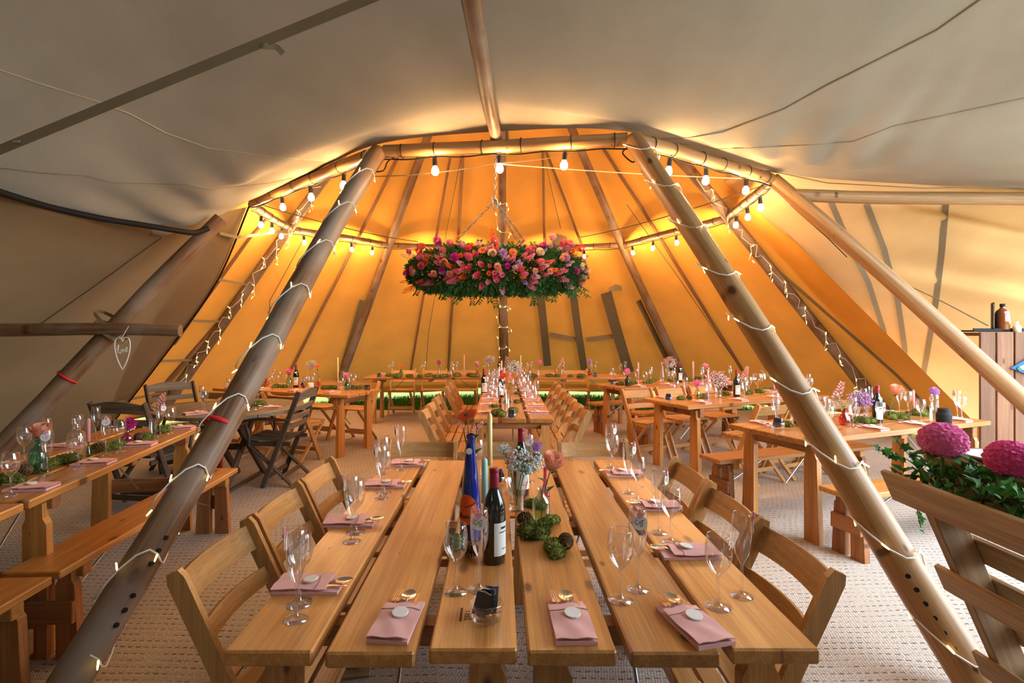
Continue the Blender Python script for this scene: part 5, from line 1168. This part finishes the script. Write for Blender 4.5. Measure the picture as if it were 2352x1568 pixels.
festoon('BC', (.20, .46, .78), 'festoon string with glowing bulbs between the golden pole and bare pole')
festoon('CD', (.22, .5, .78), 'festoon string with glowing bulbs beside the peach wall')
festoon('DE', (.18, .42, .66, .9), 'festoon string with glowing bulbs along the back by the golden pole')
festoon('EM', (.3, .7), 'festoon string behind the hanging flowers on the olive flap side')
festoon('MF', (.3, .7), 'festoon string behind the hanging flowers on the rafter side')
festoon('FG', (.18, .42, .66, .9), 'festoon string with glowing bulbs along the back by the weathered pole')
festoon('GH', (.22, .5, .78), 'festoon string with glowing bulbs beside the tan wall')
festoon('HA', (.30, .55, .80), 'festoon string with glowing bulbs leading to the weathered pole')
cord(catmull([P(1440, 340, 4.15), P(1430, 352, 4.1), P(1452, 372, 4.08), P(1462, 365, 4.08)], 4), .006, BLACK, 'loose black cable end hanging at the golden pole', cat='cable')
cord(catmull([P(905, 362, 4.4), P(890, 372, 4.35), P(880, 392, 4.3), P(850, 394, 4.3)], 4), .006, BLACK, 'loose black cable loop hanging at the weathered pole', cat='cable')
# ================================================================== FAIRY LIGHTS
g = M(); g.tube([(0, 0, 0), (0, 0, .012), (0, 0, .016), (0, 0, .034), (0, 0, .038)], [.0035, .0042, .0040, .0038, .002], 6); LEDM = g.mesh('led', LED)
g = M(); g.tube([(0, 0, 0), (0, 0, .010)], [.004, .0042], 6); LEDC = g.mesh('led_base', WHITECABLE)
def fairy(p0, p1, r, t0, t1, pitch, per, label, led=1.0, dirn=1, loops=True, loose=0.0):
    p0 = V(p0); p1 = V(p1); L = (p1-p0).length; d, s_, u_ = basis(p1-p0); turns = (t1-t0)*L/pitch; n_ = int(turns*14)+2; pts = []; leds = []
    for i in range(n_):
        k = i/(n_-1); a = dirn*2*PI*turns*k+.6; t = t0+(t1-t0)*k; c = p0.lerp(p1, t)+d*(.06*math.sin(2*a)*(pitch > .2)); rad = (s_*math.cos(a)+u_*math.sin(a)); pts.append(c+rad*(r+.010+loose*(.5+.5*math.sin(a*1.7))))
    e = tag(ob('fairy_lights', None), label, 'string lights', 'fairy lights on the poles'); g = M(); g.tube(pts, .0045 if led > .9 else .005, 5); ob('cable', g.mesh('cable', WHITECABLE), e)
    k = int(turns*per)
    for i in range(k):
        q = (i+.5)/k*(n_-1); j = int(q); p = pts[j]; a = dirn*2*PI*turns*(j/(n_-1))+.6; rad = (s_*math.cos(a)+u_*math.sin(a)); tang = d*(1 if i % 2 else -1)
        dr = (rad*.35+tang*R.uniform(.6, 1.1)+d.cross(rad)*R.uniform(-.6, .6)).normalized(); rot = dr.to_track_quat('Z', 'Y').to_euler(); ob('led', LEDM, e, p, 0, rot, led)
    return e
fairy(a0, a1, .080, .04, .99, .42, 4, 'white fairy light cable spiralling up the weathered log pole', 1.0, -1)
fairy(b0, b1, .080, .03, .99, .42, 4, 'white fairy light cable spiralling up the golden log pole', 1.0, 1)
def icicle(key, z0, z1, n_, label, side):                     # a string pinned along a pole with drops hanging from it
    e = tag(ob('fairy_lights', None), label, 'string lights', 'fairy lights on the poles'); q0, q1 = ext(key, z0), ext(key, z1); view = (V((0, 0, CAMH))-q0.lerp(q1, .5)).normalized()
    pts = [q0.lerp(q1, i/40)+view*.10+V((.05*math.sin(i*1.9)+side*.02, 0, .05*math.sin(i*2.6))) for i in range(41)]; g = M(); g.tube(pts, .005, 4); ob('cable', g.mesh('cable', WHITECABLE), e)
    for i in range(n_):
        t = (i+.5)/n_; p = pts[int(t*40)]; drop = R.uniform(.10, .24); g = M(); g.tube([p, p+V((.012*side, 0, -drop*.5)), p+V((R.uniform(-.02, .03)*side, 0, -drop))], .0035, 4); ob('drop_wire', g.mesh('drop_wire', WHITECABLE), e)
        for f in (.15, .55, 1.0): ob('led', LEDM, e, p+V((.02*side*f, -.01, -drop*f)), 0, (R.uniform(-.6, .6)+PI*(f > .5), R.uniform(-1.2, 1.2), 0), 1.15)
icicle('G', .75, 3.6, 12, 'fairy light drops dangling along the dark pole by the black edge cord', -1)
icicle('D', .75, 3.5, 9, 'fairy light drops dangling along the dark pole beside the peach wall', 1)
fairy(ext('M', .5), ext('M', 3.9), .085, 0, 1, .55, 6, 'fairy lights wound on the back pole behind the hanging flowers', 1.4, 1, loose=.05)
# ================================================================== HANGING FLOWER CLOUD
FY = 4.32; C0 = P(1140, 618, FY)
e = tag(ob('hanging_flower_cloud', None, None, C0), 'long hanging arrangement of pink and orange flowers with green foliage on chains', 'flower arrangement')
CHAINM = plain('dull_chain', (.20, .19, .18), .5, .4, .6)
def chain(p0, p1, name='chain'):
    p0 = V(p0); p1 = V(p1); L = (p1-p0).length; n_ = int(L/.034); g = M(); d, s_, u_ = basis(p1-p0)
    for i in range(n_):
        c = p0+d*(i+.5)*L/n_; w = s_ if i % 2 else u_; ring_ = [c+d*(.022*math.cos(a))+w*(.009*math.sin(a)) for a in [2*PI*k/8 for k in range(9)]]; g.tube(ring_, .0032, 4, 0, False)
    return ob(name, g.mesh(name, CHAINM), e)
hook = P(1137, 460, FY)-C0; topb = P(1139, 335, 4.30)-C0
chain(topb, hook); chain(hook, P(1052, 548, FY)-C0); chain(hook, P(1205, 552, FY)-C0); chain(hook, P(1185, 548, FY+.25)-C0)
g = M(); g.tube([hook+V((.02*math.cos(a), 0, -.03+.045*math.sin(a))) for a in [2*PI*k/10 for k in range(11)]], .006, 5); g.tube([hook+V((-.025, .01, .0)), hook+V((-.02, 0, .04)), hook+V((.01, 0, .03))], .004, 5); ob('hook', g.mesh('hook', GALV), e)
g = M(); g.tube([V((.62*math.cos(a), .20*math.sin(a), -.02)) for a in [2*PI*k/24 for k in range(25)]], .006, 6); ob('frame', g.mesh('frame', STEMM), e)
def envelope(u): return math.sqrt(max(.05, 1-u**4))
g = M(); g2 = M()
for i in range(5200):                                         # foliage
    u = R.uniform(-1, 1); a = R.uniform(0, 2*PI); w = envelope(u); q = R.uniform(.45, 1.0)**.6; p = V((u*.71, math.cos(a)*.21*w*q, math.sin(a)*.185*w*q-.02)); d = V((u*.5+R.uniform(-.8, .8), math.cos(a)+R.uniform(-.6, .6), math.sin(a)*.8+R.uniform(-.7, .5)))
    (g if R.random() < .8 else g2).leaf(p, d, (R.uniform(-1, 1), R.uniform(-1, 1), R.uniform(-1, 1)), R.uniform(.035, .06), R.uniform(.012, .022))
for i in range(4200):                                         # leaves filling the side towards the tables
    u = R.uniform(-1, 1); w = envelope(u); dz = R.uniform(-1, 1); p = V((u*.71, -.20*w*math.sqrt(1-dz*dz*.9)*R.uniform(.75, 1), dz*.18*w-.025)); d = V((u*.4+R.uniform(-1, 1), R.uniform(-.5, .1), dz*.6+R.uniform(-1, .6)))
    (g if R.random() < .8 else g2).leaf(p, d, (R.uniform(-.3, .3), -1, R.uniform(-.3, .5)), R.uniform(.035, .062), R.uniform(.013, .024))
for i in range(46):                                           # trailing vines
    u = R.uniform(-.95, .95); p = V((u*.70, R.uniform(-.18, .12), -.10*envelope(u))); L = R.uniform(.08, .19)*(1.1-.2*abs(u)); q = [p, p+V((R.uniform(-.03, .03), -.01, -L*.5)), p+V((R.uniform(-.06, .06)+u*.05, -.01, -L))]; c = catmull(q, 5); g.tube(c, .0015, 3, 0, False)
    for j in range(1, len(c)):
        for s_ in (-1, 1): g.leaf(c[j], V((s_*.9, R.uniform(-.4, .4), -.7)), (0, -1, .2), .035, .012)
for i in range(16):                                           # upright sprigs
    u = R.uniform(-.9, .9); p = V((u*.66, R.uniform(-.1, .1), .10*envelope(u))); c = catmull([p, p+V((R.uniform(-.03, .03), 0, .05)), p+V((R.uniform(-.08, .08), 0, R.uniform(.08, .13)))], 5); g.tube(c, .0015, 3, 0, False)
    for j in range(2, len(c)):
        for s_ in (-1, 1): g.leaf(c[j], V((s_*.9, R.uniform(-.4, .4), .5)), (0, -1, .2), .035, .013)
o = ob('foliage', g.mesh('foliage', LEAFM), e); o['kind'] = 'stuff'; o = ob('pale_foliage', g2.mesh('pale_foliage', plain('sage_leaf', (.10, .22, .07), .6, .2, noise=.3)), e); o['kind'] = 'stuff'
def px7(x, y): return (900+x/4.704, 520+y/4.704)
def put(kind, m, x, y, r, nm, dep=None):
    px, py = px7(x, y); c = P(px, py, FY-.02)-C0; u = max(-.98, min(.98, c.x/.71)); w = envelope(u); dz = max(-.97, min(.97, (c.z+.02)/(.19*w+.02))); yy = -.235*w*math.sqrt(1-dz*dz)-.02 if dep is None else dep
    c = P(px, py, FY+yy)-C0
    n_ = V((c.x*.35, c.y-.02, c.z*.8+.02)).normalized(); rot = n_.to_track_quat('Z', 'Y').to_euler(); return ob(nm, bloom(kind, m), e, c, 0, rot, r)
for x, y in ((980, 258), (1312, 280), (225, 372), (368, 388), (718, 108)): put('gerb', P_ORANGE, x, y, .040, 'gerbera')
for x, y, m_ in ((678, 333, P_MAG), (1630, 212, P_MAG), (215, 490, P_MAG), (1200, 288, P_LILAC), (1878, 340, P_LILAC), (492, 155, P_MAG), (318, 345, P_HOT)): put('pom', m_, x, y, .040, 'dahlia')
for x, y, m_ in ((832, 328, P_PINK), (1476, 250, P_PINK), (318, 425, P_PINK), (322, 212, P_CORAL), (290, 262, P_CORAL), (550, 262, P_PINK), (1855, 172, P_PINK), (1815, 255, P_LPINK), (1885, 225, P_LPINK), (1920, 185, P_PINK), (1115, 155, P_PINK), (1070, 240, P_PINK), (310, 320, P_CORAL), (940, 200, P_LPINK), (630, 180, P_PINK), (1700, 205, P_LPINK), (1740, 110, P_LPINK), (820, 235, P_CORAL), (2050, 235, P_CORAL)): put('pom', m_, x, y, .034, 'ranunculus')
for x, y, m_ in ((1085, 298, P_CREAM), (1592, 285, P_CREAM), (760, 215, P_LPINK), (575, 400, P_PEACH), (1845, 345, P_PEACH), (2040, 440, P_CREAM), (240, 490, P_PEACH)): put('rose', m_, x, y, .038, 'garden_rose')
for x, y in ((1690, 390), (1745, 470), (900, 300), (440, 270), (415, 330), (635, 430), (1050, 505), (760, 545), (260, 450), (160, 590), (200, 660), (180, 690), (1945, 320), (2030, 340), (1960, 260), (320, 590), (1090, 55), (1070, 100), (1420, 540)): put('spike', P_ORANGE, x, y, .055, 'orange_leaf_spray')
for x, y in ((165, 328), (510, 400), (520, 345), (745, 400), (700, 480), (690, 565), (1310, 350), (1340, 440), (1430, 320), (1480, 345), (1600, 390), (1650, 430), (1400, 180), (640, 215), (450, 520), (410, 610), (1110, 500), (1130, 580), (1560, 540), (1540, 590), (1840, 480), (1850, 570), (1900, 640), (2030, 540), (2010, 600), (970, 650), (1195, 690), (640, 590), (905, 530), (1190, 520), (770, 470), (1510, 650), (2070, 480), (1440, 510), (960, 405)): put('spike', R.choice((P_PINK, P_LPINK, P_PINK)), x, y, .060, 'pink_leaf_spray')
for i in range(70):                                           # smaller blooms and sprays between the big ones
    x = R.uniform(140, 2120); y = R.uniform(190, 640)
    if i % 3: put('spike', R.choice((P_LPINK, P_PINK, P_CORAL, P_LILAC)), x, y, R.uniform(.035, .05), 'pink_leaf_spray')
    else: put('pom', R.choice((P_CORAL, P_PINK, P_ORANGE, P_MAG, P_PEACH)), x, y*.75+60, R.uniform(.022, .032), 'ranunculus')
# ================================================================== PALLET PLANTER
pe = e = tag(ob('pallet_planter', None), 'leaning wooden pallet with a flower trough at the foot of the golden pole', 'planter')
PA, PB = V((1.535, 2.02, 0)), V((1.53, .35, 0))                 # top edge runs from A towards the camera; the pallet leans out at the foot
def pp_(t, z): return V((PA.x+(PB.x-PA.x)*t+.44*(1.0-z), PA.y+(PB.y-PA.y)*t, z))
upv = (pp_(0, 1)-pp_(0, 0)).normalized(); alv = (PB-PA).normalized(); nv = alv.cross(upv).normalized()
if nv.x > 0: nv = -nv
def slat(z0, z1, off, nm, t0=0.0, t1=1.0, th=.022):
    c0_, c1_ = pp_(t0, (z0+z1)/2)+nv*off, pp_(t1, (z0+z1)/2)+nv*off; g = M(); d, s_, u_ = basis(c1_-c0_, upv); X = Matrix((d, nv, upv)).transposed().to_4x4(); g.box((c0_+c1_)/2, ((c1_-c0_).length, th, (z1-z0)*1.07), 'x', .004, 0, X); return ob(nm, g.mesh(nm, PALLET), e)
slat(.885, 1.0, .075, 'trough_board'); slat(.905, 1.0, -.10, 'trough_board')
for z0, z1 in ((.56, .655), (.24, .335), (.04, .13)): slat(z0, z1, .062, 'slat', .03)
for z0, z1 in ((.78, .86), (.64, .735), (.50, .59), (.35, .44), (.19, .28), (.03, .12)): slat(z0, z1, -.062, 'slat', .06)
for t in (.07, .5, .95):
    g = M(); g.beam(pp_(t, .02), pp_(t, .90), .04, .10, nv); ob('stringer', g.mesh('stringer', PALLET), e)
g = M(); X = Matrix((alv, nv, upv)).transposed().to_4x4(); g.box((pp_(0, .90)+pp_(1, .90))/2+nv*-.012, ((PB-PA).length, .165, .018), 'x', .003, 0, X); ob('trough_base', g.mesh('trough_base', PALLET), e)
# hydrangeas
def hyd(m):
    g = M()
    g.ball((0, 0, 0), .70, 12, 8)
    for d in fib(120, True):
        c = d*.86; s_ = basis(d)[1]; u_ = d.cross(s_); tw = R.uniform(0, 1.5)
        for k in range(4):
            a = tw+k*HALF; q = s_*math.cos(a)+u_*math.sin(a); w = s_*-math.sin(a)+u_*math.cos(a); L = R.uniform(.18, .26)
            g.add([c, c+q*L*.6+w*L*.45+d*.06, c+q*L+d*R.uniform(-.04, .12), c+q*L*.6-w*L*.45+d*.06], [(0, 1, 2, 3)])
    return g.mesh('bloom', m)
HY = hyd([P_HOT]); HY2 = hyd([petal('deep_pink_petal', (.84, .12, .36))])
def hydrangea(pos, r, me, lb):
    h = tag(ob('hydrangea', None, None, pos), lb, 'flower', 'hydrangeas in the pallet planter'); ob('bloom', me, h, (0, 0, 0), 0, (.30, -.25, 0), (r, r, r*.85))
    g = M(); g.tube([V((0, 0, -.02)), V((0, 0, -.12))], .006, 6); ob('stem', g.mesh('stem', STEMM), h); g = M()
    for k in range(7): a = k*.9; g.leaf((0, 0, -.04), (math.cos(a), math.sin(a), -.2), (0, 0, 1), r*1.3, r*.75)
    ob('leaf', g.mesh('leaf', LEAFM), h)
hydrangea(P(2165, 1012, 1.86), .078, HY, 'pink hydrangea head over the trough corner'); hydrangea(P(2322, 1055, 1.62), .070, HY2, 'deep pink hydrangea head further along the trough')
# ivy
def ivy_leaf(g, p, d, up, L):
    d, s_, u_ = basis(d, up); p = V(p); pr = [(0, 0), (-.08, .42), (.20, .30), (.35, .55), (.55, .22), (1.0, 0)]; q = [p+d*(a*L)+s_*(b*L)+u_*(.06*L*math.sin(a*3)) for a, b in pr]; q2 = [p+d*(a*L)-s_*(b*L)+u_*(.06*L*math.sin(a*3)) for a, b in pr[1:-1]]
    g.add([q[0], *q[1:], *q2], [(0, 1, 2), (0, 2, 3), (0, 3, 4), (0, 4, 5), (0, 7, 6), (0, 8, 7), (0, 9, 8), (0, 5, 9)], None, 0, True)
def ivy(pts, n_, L, lb):
    h = tag(ob('ivy_trail', None), lb, 'ivy', 'ivy in the pallet planter'); c = catmull(pts, 6); g = M(); g.tube(c, .0022, 4); ob('vine', g.mesh('vine', STEMM), h)
    for i in range(n_):
        p = c[int((i+.5)/n_*(len(c)-1))]; g = M(); ivy_leaf(g, p, V((R.uniform(-1, 1), R.uniform(-.8, .4), R.uniform(-.5, .8))), V((R.uniform(-.4, .4), -1, R.uniform(.2, .9))), L*R.uniform(.65, 1.2)); ob('leaf', g.mesh('leaf', LEAF2), h)
ivy([P(2110, 1075, 1.95), P(2075, 1050, 1.95), P(2040, 1045, 1.96), P(2018, 1030, 1.97)], 12, .034, 'bright ivy trail poking out at the trough corner')
ivy([P(2150, 1080, 1.93), P(2110, 1055, 1.93), P(2085, 1040, 1.92), P(2060, 1010, 1.93)], 12, .034, 'ivy trail rising under the first hydrangea')
ivy([P(2105, 1085, 1.98), P(2092, 1110, 1.97), P(2105, 1160, 1.97), P(2112, 1200, 1.97), P(2122, 1225, 1.97)], 11, .026, 'ivy trail hanging down beside the pallet')
ivy([P(2330, 1120, 1.60), P(2290, 1095, 1.62), P(2255, 1085, 1.66), P(2220, 1075, 1.70)], 14, .038, 'dark ivy trail between the hydrangeas')
ivy([P(2352, 1130, 1.50), P(2320, 1125, 1.52), P(2280, 1125, 1.56), P(2250, 1115, 1.60)], 14, .038, 'ivy trail under the second hydrangea')
g = M()
for i in range(700):
    t = R.uniform(0, .8); p = pp_(t, .925)+nv*R.uniform(-.09, .055)+upv*R.uniform(0, .075); g.leaf(p, (R.uniform(-1, 1), R.uniform(-1, 1), R.uniform(.1, 1)), (R.uniform(-1, 1), R.uniform(-1, 1), 1), R.uniform(.03, .06), R.uniform(.014, .028))
o = tag(ob('trough_greenery', g.mesh('trough_greenery', LEAFM)), 'low dark greenery filling the pallet trough', 'greenery', kind='stuff')
# shelf behind the trough with a white dish
g = M(); g.box((1.77, 1.72, 1.035), (.30, .62, .018), 'y', .003); ob('shelf', g.mesh('shelf', PALLET), pe)
for y in (1.48, 1.95): g = M(); g.beam((1.66, y, .90), (1.86, y, 1.026), .03, .03); ob('shelf_bracket', g.mesh('shelf_bracket', PALLET), pe)
p = V((1.765, 1.845, 1.0445)); g = M(); g.lathe([(.0001, 0), (.075, 0), (.108, .014), (.113, .018), (.108, .019), (.075, .006), (.0001, .006)], 26)
inst([('dish', g.mesh('dish', WHITEM)), ('rim', lathe_mesh('rim', [(.109, .016), (.115, .018), (.113, .021), (.108, .020)], STEEL, 26))], 'serving_dish', 'shallow white dish behind the hydrangeas', 'dish', None, p)
g = M(); g.box((.02, .02, .015), (.07, .045, .016), 'x', .005); tag(ob('black_purse', g.mesh('black_purse', BLACK), None, p), 'small black object lying in the white dish', 'purse')
# ================================================================== PLANK BAR ON THE OPEN SIDE
BY = 4.75; x0 = (2250-CX)/F*BY; e = tag(ob('plank_bar', None, None, (x0, BY, 0)), 'tall bar front of upright brown planks by the peach wall', 'bar'); xx = 0
for k, w in enumerate((.135, .150, .16, .15, .15, .15)):
    g = M(); g.box((xx+w/2, 0, .745), (w, .022, 1.49), 'z', .004); ob('plank', g.mesh('plank', CRATE), e); xx += w+.014
for z in (.25, 1.25): g = M(); g.box((xx/2, .035, z), (xx, .04, .09), 'x', .003); ob('rail', g.mesh('rail', CRATE), e)
g = M(); g.box((xx/2+.02, .16, 1.47), (xx, .26, .03), 'x', .004); ob('bar_top', g.mesh('bar_top', CRATE), e)
p = P(2310, 757, BY-.02); g = M(); g.box((.10, .08, .03), (.46, .22, .016), 'x', .003); g.box((.10, -.03, .040), (.46, .012, .03), 'x', .002); tag(ob('black_tray', g.mesh('black_tray', BLACK), None, (p.x-.10, BY+.08, 1.47)), 'black tray on top of the plank bar', 'tray')
g = M(); X = Matrix.Rotation(.9, 4, 'Z'); g.box((0, 0, .13), (.17, .014, .24), 'z', .003, 0, X); g.box((-.008, -.010, .13), (.15, .004, .22), 'z', .001, 1, X); tag(ob('picture_frame', g.mesh('picture_frame', [BLACK, PALLET]), None, (P(2304, 720, BY).x, BY+.10, 1.51)), 'thin dark framed board standing on the plank bar', 'frame')
inst([('bottle', lathe_mesh('bottle', [(.0001, .001), (.05, .001), (.052, .006), (.052, .15), (.045, .175), (.022, .195), (.018, .205), (.018, .225)], plain('amber_bottle', (.22, .05, .008), .1, .6, coat=.5), 20)), ('cap', lathe_mesh('cap', [(.02, .212), (.02, .24), (.0001, .24)], BLACK, 14)), ('label', (lambda g: (g.grid([[V((.0526*math.cos(-1.3+i*.12), .0526*math.sin(-1.3+i*.12), z)) for i in range(10)] for z in (.06, .12)]), g.mesh('label', LABEL))[1])(M()))], 'amber_bottle', 'amber glass bottle with cream label on the plank bar', 'bottle', None, (P(2322, 720, BY).x, BY+.08, 1.51))
inst(lathe_mesh('pump_bottle', [(.0001, 0), (.03, 0), (.03, .06), (.012, .075), (.012, .10), (.0001, .10)], plain('pale_yellow_plastic', (.78, .74, .45), .4), 14), 'small_bottle', 'small pale yellow bottle at the end of the plank bar', 'bottle', None, (P(2341, 740, BY).x, BY+.02, 1.486))
q = [P(2322, 845, BY-.03), P(2400, 800, BY-.03), P(2400, 875, BY-.03)]; q2 = [P(2336, 845, BY-.036), P(2396, 814, BY-.036), P(2396, 864, BY-.036)]; g = M(); g.add(q+[a+V((0, .006, 0)) for a in q], [(0, 2, 1), (3, 4, 5), (0, 1, 4, 3), (1, 2, 5, 4), (2, 0, 3, 5)], None, 0); g.add(q2, [(0, 2, 1)], None, 1); c = P(2341, 846, BY-.038)
for k in range(4): a = k*HALF; g.ball(c+V((.012*math.cos(a), 0, .012*math.sin(a))), .009, 6, 4, 2)
tag(ob('bunting_flag', g.mesh('bunting_flag', [plain('blue_cloth', (.03, .12, .42), .8), plain('cream_cloth', (.70, .60, .42), .8), plain('green_print', (.10, .40, .12), .8)])), 'blue and cream bunting flag with a green flower on the plank bar', 'bunting')
# a blue bag and odds under the tables
g = M(); g.ball((0, 0, .11), .16, 12, 8, 0, .7); tag(ob('blue_bag', g.mesh('blue_bag', plain('blue_bag', (.02, .22, .62), .5)), None, (2.96, 8.72, 0.0)), 'bright blue bag on the floor under the benched table', 'bag')
g = M(); g.box((0, 0, .11), (.30, .22, .22), 'x', .006); g.box((0, 0, .222), (.06, .225, .004), 'y', .001, 1); tag(ob('gift_box', g.mesh('gift_box', [plain('red_gift_paper', (.45, .03, .03), .6, noise=.5, nscale=25), LABEL]), None, (-3.1, 5.55, 0), .4), 'red patterned box on the floor beneath the dark round table', 'box')
